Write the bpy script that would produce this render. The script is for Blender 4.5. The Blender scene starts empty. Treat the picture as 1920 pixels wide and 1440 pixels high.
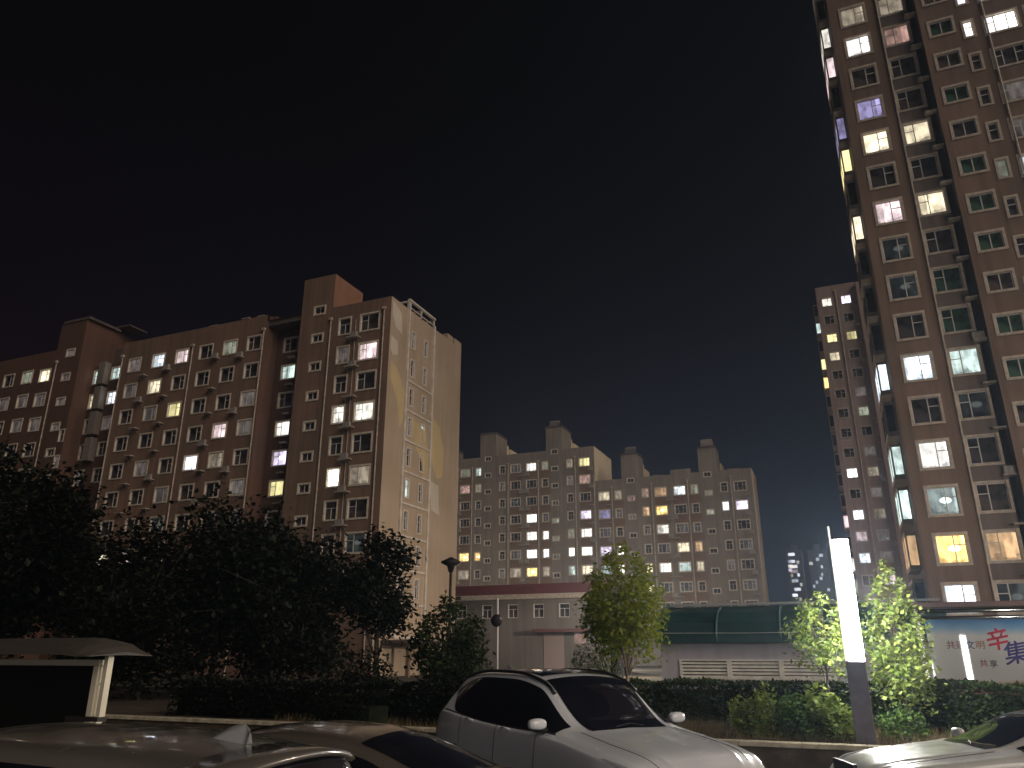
import bpy, math, random
from mathutils import Vector, Matrix, noise
random.seed(7)
scn = bpy.context.scene
R = math.radians
EYE = 1.85
# ---------------------------------------------------------------- camera
cam_d = bpy.data.cameras.new('camera'); cam = bpy.data.objects.new('camera', cam_d)
scn.collection.objects.link(cam); scn.camera = cam
cam.location = (0, 0, EYE); cam.rotation_euler = (R(90 + 19.3), 0, R(22.8))
cam_d.sensor_width = 36; cam_d.lens = 27.0; cam_d.clip_start = 0.05; cam_d.clip_end = 3000
# ---------------------------------------------------------------- night sky
wd = bpy.data.worlds.new('World'); scn.world = wd; wd.use_nodes = True
nt = wd.node_tree; nt.nodes.clear()
out = nt.nodes.new('ShaderNodeOutputWorld'); bg = nt.nodes.new('ShaderNodeBackground')
tc = nt.nodes.new('ShaderNodeTexCoord'); sep = nt.nodes.new('ShaderNodeSeparateXYZ')
nt.links.new(tc.outputs['Generated'], sep.inputs[0])
ramp = nt.nodes.new('ShaderNodeValToRGB')
nt.links.new(sep.outputs['Z'], ramp.inputs[0])
cr = ramp.color_ramp
cr.elements[0].position = 0.0; cr.elements[0].color = (.034, .037, .050, 1)
cr.elements[1].position = 0.62; cr.elements[1].color = (.0006, .0003, .0006, 1)
for p, c in ((.10, (.0135, .0155, .025)), (.22, (.0046, .0054, .0108)), (.40, (.0014, .0012, .0034))):
    e = cr.elements.new(p); e.color = c + (1,)
warm = nt.nodes.new('ShaderNodeValToRGB')          # reddish town glow to the west
nt.links.new(sep.outputs['X'], warm.inputs[0])
warm.color_ramp.elements[0].position = 0; warm.color_ramp.elements[0].color = (1, 1, 1, 1)
warm.color_ramp.elements[1].position = 1; warm.color_ramp.elements[1].color = (1, 1, 1, 1)
mapx = nt.nodes.new('ShaderNodeMapRange'); mapx.inputs[1].default_value = -.9; mapx.inputs[2].default_value = -.2
nt.links.new(sep.outputs['X'], mapx.inputs[0])
mixc = nt.nodes.new('ShaderNodeMix'); mixc.data_type = 'RGBA'; mixc.blend_type = 'MULTIPLY'; mixc.inputs[0].default_value = 1
tint = nt.nodes.new('ShaderNodeMix'); tint.data_type = 'RGBA'
nt.links.new(mapx.outputs[0], tint.inputs[0]); tint.inputs[6].default_value = (1.5, .45, .40, 1); tint.inputs[7].default_value = (1, 1, 1, 1)
nt.links.new(ramp.outputs[0], mixc.inputs[6]); nt.links.new(tint.outputs[2], mixc.inputs[7])
nt.links.new(mixc.outputs[2], bg.inputs[0]); bg.inputs[1].default_value = 1.0
nt.links.new(bg.outputs[0], out.inputs[0])
# ---------------------------------------------------------------- town glow (the one sun lamp, night strength)
sun_d = bpy.data.lights.new('town_glow', 'SUN'); sun = bpy.data.objects.new('town_glow', sun_d)
scn.collection.objects.link(sun)
sun_d.energy = 1.35; sun_d.angle = R(40); sun_d.color = (1.0, .83, .69)
SAZ, SEL = R(118), R(30)             # azimuth clockwise from +Y, elevation
sdir = Vector((math.sin(SAZ)*math.cos(SEL), math.cos(SAZ)*math.cos(SEL), math.sin(SEL)))
sun.rotation_euler = sdir.to_track_quat('Z', 'Y').to_euler()
vs = scn.view_settings; vs.view_transform = 'Standard'; vs.look = 'None'; vs.gamma = 1; vs.exposure = 0
scn.cycles.use_denoising = True
scn.cycles.max_bounces = 6; scn.cycles.sample_clamp_indirect = 3.0

# ================================================================ helpers
class MB:
    def __init__(s): s.v = []; s.f = []
    def quad(s, a, b, c, d):
        n = len(s.v); s.v += [a, b, c, d]; s.f.append((n, n+1, n+2, n+3))
    def poly(s, pts):
        n = len(s.v); s.v += list(pts); s.f.append(tuple(range(n, n+len(pts))))
    def box(s, x0, x1, y0, y1, z0, z1):
        n = len(s.v)
        s.v += [(x0,y0,z0),(x1,y0,z0),(x1,y1,z0),(x0,y1,z0),(x0,y0,z1),(x1,y0,z1),(x1,y1,z1),(x0,y1,z1)]
        for q in ((0,3,2,1),(4,5,6,7),(0,1,5,4),(1,2,6,5),(2,3,7,6),(3,0,4,7)): s.f.append(tuple(n+i for i in q))
    def tube(s, pts, rad, seg=8, cap=True):
        rs = rad if isinstance(rad, (list, tuple)) else [rad]*len(pts)
        P = [Vector(p) for p in pts]; n0 = len(s.v); ref = None
        for i, p in enumerate(P):
            t = (P[min(i+1, len(P)-1)] - P[max(i-1, 0)]).normalized()
            if ref is None: ref = Vector((1,0,0)) if abs(t.x) < .9 else Vector((0,1,0))
            a = (ref - t*ref.dot(t)).normalized(); b = t.cross(a); ref = a
            for k in range(seg):
                an = 2*math.pi*k/seg; s.v.append(tuple(p + (a*math.cos(an)+b*math.sin(an))*rs[i]))
        for i in range(len(P)-1):
            for k in range(seg):
                s.f.append((n0+i*seg+k, n0+i*seg+(k+1)%seg, n0+(i+1)*seg+(k+1)%seg, n0+(i+1)*seg+k))
        if cap:
            s.f.append(tuple(n0+k for k in reversed(range(seg)))); m = n0+(len(P)-1)*seg
            s.f.append(tuple(m+k for k in range(seg)))
    def lathe(s, prof, c=(0,0,0), seg=20):
        n0 = len(s.v)
        for r_, z in prof:
            for k in range(seg):
                an = 2*math.pi*k/seg; s.v.append((c[0]+r_*math.cos(an), c[1]+r_*math.sin(an), c[2]+z))
        for i in range(len(prof)-1):
            for k in range(seg): s.f.append((n0+i*seg+k, n0+i*seg+(k+1)%seg, n0+(i+1)*seg+(k+1)%seg, n0+(i+1)*seg+k))
    def mesh(s, name):
        me = bpy.data.meshes.new(name); me.from_pydata(s.v, [], s.f); me.update(); return me
def mk(name, mb, mat, parent=None, smooth=False, loc=None, rotz=0):
    me = mb.mesh(name) if isinstance(mb, MB) else mb
    if mat and not me.materials: me.materials.append(mat)
    if smooth: me.polygons.foreach_set('use_smooth', [True]*len(me.polygons))
    o = bpy.data.objects.new(name, me); scn.collection.objects.link(o)
    if parent: o.parent = parent
    if loc: o.location = loc
    if rotz: o.rotation_euler.z = rotz
    return o
def tag(o, label=None, cat=None, group=None, kind=None):
    if label: o['label'] = label
    if cat: o['category'] = cat
    if group: o['group'] = group
    if kind: o['kind'] = kind
    return o
def empty(name, loc=(0,0,0), rz=0, label=None, cat=None, group=None):
    o = bpy.data.objects.new(name, None); scn.collection.objects.link(o)
    o.location = loc; o.rotation_euler.z = rz; o.empty_display_size = .3
    return tag(o, label, cat, group)
def copy_tree(o, parent=None):
    c = o.copy(); scn.collection.objects.link(c); c.parent = parent
    for ch in list(o.children): copy_tree(ch, c)
    return c
def bevel(o, w=.01, seg=2, ang=40):
    m = o.modifiers.new('bevel', 'BEVEL'); m.width = w; m.segments = seg; m.limit_method = 'ANGLE'; m.angle_limit = R(ang)

# ================================================================ materials
def pmat(name, col, rough=.8, metal=0, spec=.5, coat=0, emis=None, es=0, noise_amt=0, nscale=4, col2=None, bump=0, bscale=60, coatr=.05):
    m = bpy.data.materials.new(name); m.use_nodes = True; t = m.node_tree; b = t.nodes['Principled BSDF']
    b.inputs['Base Color'].default_value = (*col, 1); b.inputs['Roughness'].default_value = rough
    b.inputs['Metallic'].default_value = metal; b.inputs['Specular IOR Level'].default_value = spec
    b.inputs['Coat Weight'].default_value = coat; b.inputs['Coat Roughness'].default_value = coatr
    if emis: b.inputs['Emission Color'].default_value = (*emis, 1); b.inputs['Emission Strength'].default_value = es
    if noise_amt or col2:
        c = t.nodes.new('ShaderNodeTexCoord'); n = t.nodes.new('ShaderNodeTexNoise'); n.inputs['Scale'].default_value = nscale; n.inputs['Detail'].default_value = 6
        t.links.new(c.outputs['Object'], n.inputs['Vector'])
        rp = t.nodes.new('ShaderNodeValToRGB'); t.links.new(n.outputs[0], rp.inputs[0])
        a = tuple(x*(1-noise_amt) for x in col); d = col2 or tuple(min(1, x*(1+noise_amt)) for x in col)
        rp.color_ramp.elements[0].position = .35; rp.color_ramp.elements[0].color = (*a, 1)
        rp.color_ramp.elements[1].position = .65; rp.color_ramp.elements[1].color = (*d, 1)
        t.links.new(rp.outputs[0], b.inputs['Base Color'])
    if bump:
        c = t.nodes.new('ShaderNodeTexCoord'); n = t.nodes.new('ShaderNodeTexNoise'); n.inputs['Scale'].default_value = bscale; n.inputs['Detail'].default_value = 4
        t.links.new(c.outputs['Object'], n.inputs['Vector'])
        bp = t.nodes.new('ShaderNodeBump'); bp.inputs['Strength'].default_value = bump; bp.inputs['Distance'].default_value = .02
        t.links.new(n.outputs[0], bp.inputs['Height']); t.links.new(bp.outputs[0], b.inputs['Normal'])
    return m
def stucco(name, c1, c2, joints=True, vary=.22):
    """painted render: two close tints in large soft areas, fine grain, faint rain streaks and a lap line at each storey"""
    m = bpy.data.materials.new(name); m.use_nodes = True; t = m.node_tree; b = t.nodes['Principled BSDF']
    N = t.nodes.new; L = t.links.new
    c = N('ShaderNodeTexCoord')
    n1 = N('ShaderNodeTexNoise'); n1.inputs['Scale'].default_value = .22; n1.inputs['Detail'].default_value = 5; L(c.outputs['Object'], n1.inputs['Vector'])
    r1 = N('ShaderNodeValToRGB'); L(n1.outputs[0], r1.inputs[0])
    r1.color_ramp.elements[0].position = .38; r1.color_ramp.elements[0].color = (*c1, 1)
    r1.color_ramp.elements[1].position = .62; r1.color_ramp.elements[1].color = (*c2, 1)
    mp = N('ShaderNodeMapping'); mp.inputs['Scale'].default_value = (2.2, 2.2, .12); L(c.outputs['Object'], mp.inputs[0])
    n2 = N('ShaderNodeTexNoise'); n2.inputs['Scale'].default_value = 1.0; n2.inputs['Detail'].default_value = 7; L(mp.outputs[0], n2.inputs['Vector'])
    mr = N('ShaderNodeMapRange'); mr.inputs[1].default_value = .3; mr.inputs[2].default_value = .7; mr.inputs[3].default_value = 1-vary; mr.inputs[4].default_value = 1+vary*.6
    L(n2.outputs[0], mr.inputs[0])
    mx = N('ShaderNodeMix'); mx.data_type = 'RGBA'; mx.blend_type = 'MULTIPLY'; mx.inputs[0].default_value = 1
    L(r1.outputs[0], mx.inputs[6]); L(mr.outputs[0], mx.inputs[7]); L(mx.outputs[2], b.inputs['Base Color'])
    b.inputs['Roughness'].default_value = .9; b.inputs['Specular IOR Level'].default_value = .2
    n3 = N('ShaderNodeTexNoise'); n3.inputs['Scale'].default_value = 9; n3.inputs['Detail'].default_value = 5; L(c.outputs['Object'], n3.inputs['Vector'])
    bp = N('ShaderNodeBump'); bp.inputs['Strength'].default_value = .35; bp.inputs['Distance'].default_value = .03
    L(n3.outputs[0], bp.inputs['Height']); L(bp.outputs[0], b.inputs['Normal'])
    return m
def dusty(m, base):
    t = m.node_tree; b = t.nodes['Principled BSDF']; n = t.nodes.new('ShaderNodeTexNoise'); n.inputs['Scale'].default_value = 7; n.inputs['Detail'].default_value = 9
    c = t.nodes.new('ShaderNodeTexCoord'); t.links.new(c.outputs['Object'], n.inputs['Vector']); a = t.nodes.new('ShaderNodeMapRange')
    a.inputs[1].default_value = .4; a.inputs[2].default_value = .7; a.inputs[3].default_value = .03; a.inputs[4].default_value = .28
    t.links.new(n.outputs[0], a.inputs[0]); t.links.new(a.outputs[0], b.inputs['Coat Roughness']); t.links.new(a.outputs[0], b.inputs['Roughness']) if base else None
    return m
def litmat(name, col, s, contrast=.4, lamp=False, fold=3.5):
    """a lit room behind glass: curtain folds, furniture-dark patches low down, the ceiling lamp where it shows"""
    m = bpy.data.materials.new(name); m.use_nodes = True; t = m.node_tree; N = t.nodes.new; L = t.links.new
    t.nodes.remove(t.nodes['Principled BSDF']); o = t.nodes['Material Output']
    c = N('ShaderNodeTexCoord'); oi = N('ShaderNodeObjectInfo')
    ad = N('ShaderNodeVectorMath'); ad.operation = 'ADD'; cb = N('ShaderNodeCombineXYZ')
    mu = N('ShaderNodeMath'); mu.operation = 'MULTIPLY'; mu.inputs[1].default_value = 37; L(oi.outputs['Random'], mu.inputs[0])
    L(mu.outputs[0], cb.inputs[0]); L(mu.outputs[0], cb.inputs[2]); L(c.outputs['Object'], ad.inputs[0]); L(cb.outputs[0], ad.inputs[1])
    mp = N('ShaderNodeMapping'); mp.inputs['Scale'].default_value = (1.6, 1, .9); L(ad.outputs[0], mp.inputs[0])
    n1 = N('ShaderNodeTexNoise'); n1.inputs['Scale'].default_value = 1.3; n1.inputs['Detail'].default_value = 3; L(mp.outputs[0], n1.inputs['Vector'])
    mp2 = N('ShaderNodeMapping'); mp2.inputs['Scale'].default_value = (fold, 1, .35); L(ad.outputs[0], mp2.inputs[0])
    n2 = N('ShaderNodeTexNoise'); n2.inputs['Scale'].default_value = 2; n2.inputs['Detail'].default_value = 2; L(mp2.outputs[0], n2.inputs['Vector'])
    a = N('ShaderNodeMapRange'); a.inputs[1].default_value = .36; a.inputs[2].default_value = .62; a.inputs[3].default_value = 1-contrast*1.1; a.inputs[4].default_value = 1+contrast*.3; L(n1.outputs[0], a.inputs[0])
    b = N('ShaderNodeMapRange'); b.inputs[1].default_value = .35; b.inputs[2].default_value = .65; b.inputs[3].default_value = 1-contrast*.30; b.inputs[4].default_value = 1.06; L(n2.outputs[0], b.inputs[0])
    k = N('ShaderNodeMath'); k.operation = 'MULTIPLY'; L(a.outputs[0], k.inputs[0]); L(b.outputs[0], k.inputs[1])
    rr = N('ShaderNodeMapRange'); rr.inputs[3].default_value = s*.65; rr.inputs[4].default_value = s*1.35; L(oi.outputs['Random'], rr.inputs[0])
    k2 = N('ShaderNodeMath'); k2.operation = 'MULTIPLY'; L(k.outputs[0], k2.inputs[0]); L(rr.outputs[0], k2.inputs[1])
    sx = N('ShaderNodeSeparateXYZ'); L(c.outputs['Object'], sx.inputs[0])
    fr = N('ShaderNodeMath'); fr.operation = 'MULTIPLY'; fr.inputs[1].default_value = 7.31; L(oi.outputs['Random'], fr.inputs[0])
    f2 = N('ShaderNodeMath'); f2.operation = 'FRACT'; L(fr.outputs[0], f2.inputs[0])
    th = N('ShaderNodeMapRange'); th.inputs[3].default_value = -1.3; th.inputs[4].default_value = .9; L(f2.outputs[0], th.inputs[0])
    sb = N('ShaderNodeMath'); sb.operation = 'SUBTRACT'; L(sx.outputs['X'], sb.inputs[0]); L(th.outputs[0], sb.inputs[1])
    cu = N('ShaderNodeMapRange'); cu.inputs[1].default_value = -.01; cu.inputs[2].default_value = .02; cu.inputs[3].default_value = .58; cu.inputs[4].default_value = 1; L(sb.outputs[0], cu.inputs[0])
    fu = N('ShaderNodeTexNoise'); fu.inputs['Scale'].default_value = 2.6; fu.inputs['Detail'].default_value = 1; L(ad.outputs[0], fu.inputs['Vector'])
    fz = N('ShaderNodeMath'); fz.operation = 'MULTIPLY_ADD'; fz.inputs[1].default_value = 1.3; L(fu.outputs[0], fz.inputs[0]); L(sx.outputs['Z'], fz.inputs[2])
    fg = N('ShaderNodeMapRange'); fg.inputs[1].default_value = .02; fg.inputs[2].default_value = .06; fg.inputs[3].default_value = .55; fg.inputs[4].default_value = 1; L(fz.outputs[0], fg.inputs[0])
    q1 = N('ShaderNodeMath'); q1.operation = 'MULTIPLY'; L(cu.outputs[0], q1.inputs[0]); L(fg.outputs[0], q1.inputs[1])
    q2 = N('ShaderNodeMath'); q2.operation = 'MULTIPLY'; L(k2.outputs[0], q2.inputs[0]); L(q1.outputs[0], q2.inputs[1])
    last = k2 = q2
    if lamp:
        g = N('ShaderNodeVectorMath'); g.operation = 'DISTANCE'; g.inputs[1].default_value = (.15, .15, .05)
        ms = N('ShaderNodeMapping'); ms.inputs['Scale'].default_value = (1, 1, 1.7); ms.inputs['Location'].default_value = (0, 0, 0); L(c.outputs['Object'], ms.inputs[0]); L(ms.outputs[0], g.inputs[0])
        gr = N('ShaderNodeMapRange'); gr.inputs[1].default_value = .38; gr.inputs[2].default_value = .25; gr.inputs[3].default_value = 0; gr.inputs[4].default_value = s*2.5; L(g.outputs['Value'], gr.inputs[0])
        k3 = N('ShaderNodeMath'); k3.operation = 'ADD'; L(k2.outputs[0], k3.inputs[0]); L(gr.outputs[0], k3.inputs[1]); last = k3
    em = N('ShaderNodeEmission'); em.inputs[0].default_value = (*col, 1); L(last.outputs[0], em.inputs[1])
    gl = N('ShaderNodeBsdfGlossy'); gl.inputs['Roughness'].default_value = .08; gl.inputs[0].default_value = (.04, .04, .04, 1)
    ash = N('ShaderNodeAddShader'); L(em.outputs[0], ash.inputs[0]); L(gl.outputs[0], ash.inputs[1]); L(ash.outputs[0], o.inputs[0])
    m.cycles.emission_sampling = 'NONE'
    return m
def darkglass(name, col, es=0):
    m = pmat(name, col, rough=.12, spec=.5, emis=col if es else None, es=es, noise_amt=.75, nscale=1.7)
    return m
LIT = {
 'W': litmat('lit_white', (1, .98, .92), 2.964, .3), 'w': litmat('lit_soft_white', (1, .96, .85), 1.68, .45),
 'b': litmat('lit_blue_white', (.80, .90, 1), 2.002, .4, lamp=True), 'B': litmat('lit_cold_white', (.86, .92, 1), 3.12, .3),
 'v': litmat('lit_violet', (.62, .55, 1), 0.819, .5), 'V': litmat('lit_violet_bright', (.86, .74, 1), 2.197, .4, lamp=True),
 'y': litmat('lit_yellow', (1, .88, .42), 1.547, .25), 'o': litmat('lit_orange', (1, .62, .20), 3.375, .4, lamp=True),
 'O': litmat('lit_peach', (1, .62, .32), 1.04, .4), 'm': litmat('lit_cream', (1, .86, .60), 1.575, .4),
 'p': litmat('lit_rose', (1, .78, .80), 1.575, .4), 'P': litmat('lit_dim_rose', (1, .60, .50), 0.643, .5),
 'n': litmat('lit_dim_green', (.78, .84, .62), 0.446, .4), 'c': litmat('lit_dim_cream', (1, .84, .62), 0.527, .4),
 'd': litmat('lit_dim_grey', (.92, .78, .72), 0.138, .45), 't': litmat('lit_pale_teal', (.74, .92, .86), 1.365, .45), 'T': litmat('lit_pale_teal_with_lamp', (.76, .92, .88), 0.84, .45, lamp=True),
 'l': litmat('dark_room_with_lamp', (.82, .92, .88), 0.035, .6, lamp=True),
}
DK = [darkglass('dark_glass', (.040, .034, .035)), darkglass('dark_glass_brown', (.058, .046, .040)), darkglass('dark_glass_green', (.030, .062, .042))]
M = dict(
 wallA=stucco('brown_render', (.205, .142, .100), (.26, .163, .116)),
 wallA_shade=stucco('brown_render_shaded', (.125, .072, .054), (.150, .082, .058)),  # same render darkened: shade of recesses and far half put into the colour
 gable=stucco('tan_render', (.45, .35, .25), (.51, .40, .295), vary=.10),
 wallB=stucco('grey_brown_render', (.24, .21, .175), (.29, .25, .21), vary=.2),
 gableB=stucco('cream_render', (.72, .60, .42), (.78, .66, .48), vary=.1),
 wallC=stucco('umber_render', (.34, .25, .225), (.40, .30, .27)),
 wallD=stucco('red_brown_render', (.190, .132, .098), (.24, .165, .125)),
 wallD2=stucco('grey_panel_render', (.17, .135, .12), (.20, .16, .14)),
 trim=pmat('cream_window_trim', (.66, .58, .47), .75, noise_amt=.18, nscale=3),
 trimD=pmat('weathered_window_trim', (.48, .41, .34), .75, noise_amt=.2, nscale=3),
 trimw=pmat('white_band_paint', (.66, .60, .53), .7, noise_amt=.15, nscale=2),
 sash=pmat('white_upvc_sash', (.62, .60, .58), .5),
 pipe=pmat('downpipe_pvc', (.48, .41, .34), .6, noise_amt=.25, nscale=2),
 patch1=stucco('yellow_repair_render', (.58, .45, .24), (.64, .50, .28), vary=.1),
 patch2=stucco('pale_repair_render', (.62, .55, .46), (.68, .60, .5), vary=.1),
 roof=pmat('roof_slab', (.12, .09, .08), .9, noise_amt=.3),
 ac=pmat('ac_casing', (.30, .27, .24), .5, noise_amt=.2, nscale=5), acd=pmat('ac_grille', (.03, .03, .03), .6),
 ledge=pmat('concrete_ledge', (.38, .33, .28), .85, noise_amt=.3, nscale=5),
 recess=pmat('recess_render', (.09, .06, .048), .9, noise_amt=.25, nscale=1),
)
# ================================================================ building kit
def wall_panel(x0, x1, z0, z1, holes, y=0.0):
    """front wall in the plane y with rectangular openings"""
    xs = sorted({x0, x1, *[h[0] for h in holes if x0 < h[0] < x1], *[h[1] for h in holes if x0 < h[1] < x1]})
    zs = sorted({z0, z1, *[h[2] for h in holes if z0 < h[2] < z1], *[h[3] for h in holes if z0 < h[3] < z1]})
    mb = MB(); idx = {}
    def vid(x, z):
        if (x, z) not in idx: idx[(x, z)] = len(mb.v); mb.v.append((x, y, z))
        return idx[(x, z)]
    for i in range(len(xs)-1):
        cx = (xs[i]+xs[i+1])/2
        hx = [h for h in holes if h[0] < cx < h[1]]
        for j in range(len(zs)-1):
            cz = (zs[j]+zs[j+1])/2
            if any(h[2] < cz < h[3] for h in hx): continue
            mb.f.append((vid(xs[i], zs[j]), vid(xs[i+1], zs[j]), vid(xs[i+1], zs[j+1]), vid(xs[i], zs[j+1])))
    return mb
WSPEC = {}   # kind -> (w, h, border, layout)
_wm = {}
def wmeshes(w, h, b, lay, tm):
    key = (w, h, b, lay, tm)
    if key in _wm: return _wm[key]
    f = MB(); dp = .17
    f.box(-w/2-b, -w/2, -.05, dp, -h/2-b, h/2+b); f.box(w/2, w/2+b, -.05, dp, -h/2-b, h/2+b)
    f.box(-w/2, w/2, -.05, dp, h/2, h/2+b); f.box(-w/2, w/2, -.07, dp, -h/2-b, -h/2)
    fm = f.mesh('window_frame'); fm.materials.append(M[tm])
    s = MB(); y0, y1 = dp-.07, dp-.025; t = .05
    s.box(-w/2, -w/2+t, y0, y1, -h/2, h/2); s.box(w/2-t, w/2, y0, y1, -h/2, h/2)
    s.box(-w/2+t, w/2-t, y0, y1, h/2-t, h/2); s.box(-w/2+t, w/2-t, y0, y1, -h/2, -h/2+t)
    def vb(x, za=-h/2+t, zb=h/2-t): s.box(x-t*.6, x+t*.6, y0-.005, y1-.004, za, zb)
    def hb(xa, xb, z): s.box(xa, xb, y0+.004, y1-.008, z-t*.55, z+t*.55)
    zt = h*.14
    if lay == 'L': vb(-w*.12); hb(-w/2+t, -w*.12-t*.6, zt)
    elif lay == 'R': vb(w*.10); hb(w*.10+t*.6, w/2-t, zt)
    elif lay == 'N': hb(-w/2+t, w/2-t, zt); vb(0, -h/2+t, zt-t*.55)
    elif lay == 'S': vb(0)
    elif lay == 'T': vb(-w*.2); vb(w*.2); hb(-w/2+t, -w*.2-t*.6, zt); hb(w*.2+t*.6, w/2-t, zt)
    elif lay == 'G': hb(-w/2+t, w/2-t, zt)
    sm = s.mesh('sash'); sm.materials.append(M['sash'])
    p = MB(); p.quad((-w/2, dp-.03, -h/2), (w/2, dp-.03, -h/2), (w/2, dp-.03, h/2), (-w/2, dp-.03, h/2))
    pm = p.mesh('pane'); pm.materials.append(DK[0])
    _wm[key] = (fm, sm, pm); return _wm[key]
def window(parent, x, z, kind, state, rotz=0, y=0, px=None):
    """kind = (w, h, border, layout, trim); x, y, z in the parent's space"""
    fm, sm, pm = wmeshes(*kind)
    fr = mk('window', fm, None, parent, loc=(x, y, z), rotz=rotz)
    mk('sash', sm, None, fr)
    p = mk('pane', pm, None, fr)
    mat = LIT.get(state)
    if mat is None:
        mat = DK[{'.': random.choice((0, 0, 1)), 'g': 2}.get(state, 0)]
    p.material_slots[0].link = 'OBJECT'; p.material_slots[0].material = mat
    return fr
def hole(x, z, kind): return (x-kind[0]/2-kind[2], x+kind[0]/2+kind[2], z-kind[1]/2-kind[2], z+kind[1]/2+kind[2])
def facade(parent, x0, x1, z0, z1, y, cols, mat, top_z, storey=2.953, name='wall'):
    """cols: (X, kind, states from the top, z of the first). One wall mesh with openings plus the windows in it."""
    holes = []
    for (x, kind, st, zt) in cols:
        for k, s in enumerate(st):
            if s == ' ': continue
            z = zt - k*storey; holes.append(hole(x, z, kind)); window(parent, x, z, kind, s, y=y)
    mb = wall_panel(x0, x1, z0, z1, holes, y)
    return mk(name, mb, mat, parent)
def downpipe(parent, x, y, z0, z1, r=.07):
    mb = MB(); mb.tube([(x, y-r-.02, z0), (x, y-r-.02, z1)], r, 8)
    mb.box(x-.16, x+.16, y-.26, y-.01, z1, z1+.24)
    z = z0+1
    while z < z1: mb.box(x-r-.02, x+r+.02, y-r*2-.03, y-.005, z, z+.06); z += 2.95
    return mk('drainpipe', mb, M['pipe'], parent)
_ac = {}
def ac_ledge(parent, x, y, z, unit=True, w=1.1):
    key = round(w, 2)
    if key not in _ac:
        a = MB(); a.box(-w/2, w/2, -.55, -.003, -.05, .05)
        a.tube([(-w*.38, -.45, -.06), (-w*.38, -.02, -.42)], .02, 5); a.tube([(w*.38, -.45, -.06), (w*.38, -.02, -.42)], .02, 5)
        am = a.mesh('ledge'); am.materials.append(M['ledge'])
        u = MB(); u.box(-.36, .36, -.42, -.16, .07, .54); um = u.mesh('air_conditioner'); um.materials.append(M['ac'])
        g = MB()
        g.lathe([(0, 0), (.2, 0), (.22, .015), (.22, .0)], (0, 0, 0), 16)
        g.v = [(v[0]-.12, -.462-v[2], v[1]+.34) for v in g.v]; gm = g.mesh('grille'); gm.materials.append(M['acd'])
        _ac[key] = (am, um, gm)
    am, um, gm = _ac[key]
    l = mk('ledge', am, None, parent, loc=(x, y, z))
    if unit:
        u = mk('air_conditioner', um, None, l, loc=(random.uniform(-.12, .12), 0, 0)); 
    return l
def shell(parent, x0, x1, y0, y1, z1, mat, z0=0, front=False, name='side_wall', roofm='roof', par=.55, right=True):
    """the remaining sides of a block and its roof, with a parapet"""
    mb = MB()
    if right: mb.quad((x1, y0, z0), (x1, y1, z0), (x1, y1, z1), (x1, y0, z1))
    mb.quad((x1, y1, z0), (x0, y1, z0), (x0, y1, z1), (x1, y1, z1))
    mb.quad((x0, y1, z0), (x0, y0, z0), (x0, y0, z1), (x0, y1, z1))
    if front: mb.quad((x0, y0, z0), (x1, y0, z0), (x1, y0, z1), (x0, y0, z1))
    mk(name, mb, mat, parent)
    r = MB(); r.quad((x0+.2, y0+.2, z1-par), (x1-.2, y0+.2, z1-par), (x1-.2, y1-.2, z1-par), (x0+.2, y1-.2, z1-par))
    for a, b, c, d in ((x0, x1, y0, y0+.2), (x0, x1, y1-.2, y1), (x0, x0+.2, y0+.2, y1-.2), (x1-.2, x1, y0+.2, y1-.2)):
        r.quad((a, c, z1), (b, c, z1), (b, d, z1), (a, d, z1))
    r.quad((x0+.2, y0+.2, z1-par), (x0+.2, y0+.2, z1), (x1-.2, y0+.2, z1), (x1-.2, y0+.2, z1-par))
    r.quad((x0+.2, y1-.2, z1-par), (x1-.2, y1-.2, z1-par), (x1-.2, y1-.2, z1), (x0+.2, y1-.2, z1))
    r.quad((x0+.2, y0+.2, z1-par), (x0+.2, y1-.2, z1-par), (x0+.2, y1-.2, z1), (x0+.2, y0+.2, z1))
    r.quad((x1-.2, y0+.2, z1-par), (x1-.2, y0+.2, z1), (x1-.2, y1-.2, z1), (x1-.2, y1-.2, z1-par))
    mk('roof', r, M[roofm], parent)
def tower_top(parent, x0, x1, y0, y1, z0, z1, mat, name='stair_tower'):
    mb = MB(); mb.box(x0, x1, y0, y1, z0, z1)
    o = mk(name, mb, mat, parent); return o
def roof_clutter(parent, items):
    for (x, y, z, w, d, h) in items:
        mb = MB(); mb.box(x-w/2, x+w/2, y-d/2, y+d/2, z, z+h); mb.box(x-w/2-.15, x+w/2+.15, y-d/2-.15, y+d/2+.15, z+h, z+h+.12)
        mk('vent_shaft', mb, M['ledge'], parent)
def solar_heater(parent, x, y, z, s=1.0):
    r = MB(); r.tube([(x-.9*s, y+.4*s, z+1.1*s), (x+.9*s, y+.4*s, z+1.1*s)], .24*s, 10)
    for k in range(-5, 6): r.tube([(x+k*.15*s, y-.7*s, z+.1), (x+k*.15*s, y+.35*s, z+.95*s)], .028*s, 5)
    for sx in (-.8*s, .8*s): r.tube([(x+sx, y-.7*s, z), (x+sx, y+.4*s, z+.9*s), (x+sx, y+.45*s, z)], .025, 5)
    mk('solar_water_heater', r, M['ac'], parent)

GP = 'apartment blocks of the estate'
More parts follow.
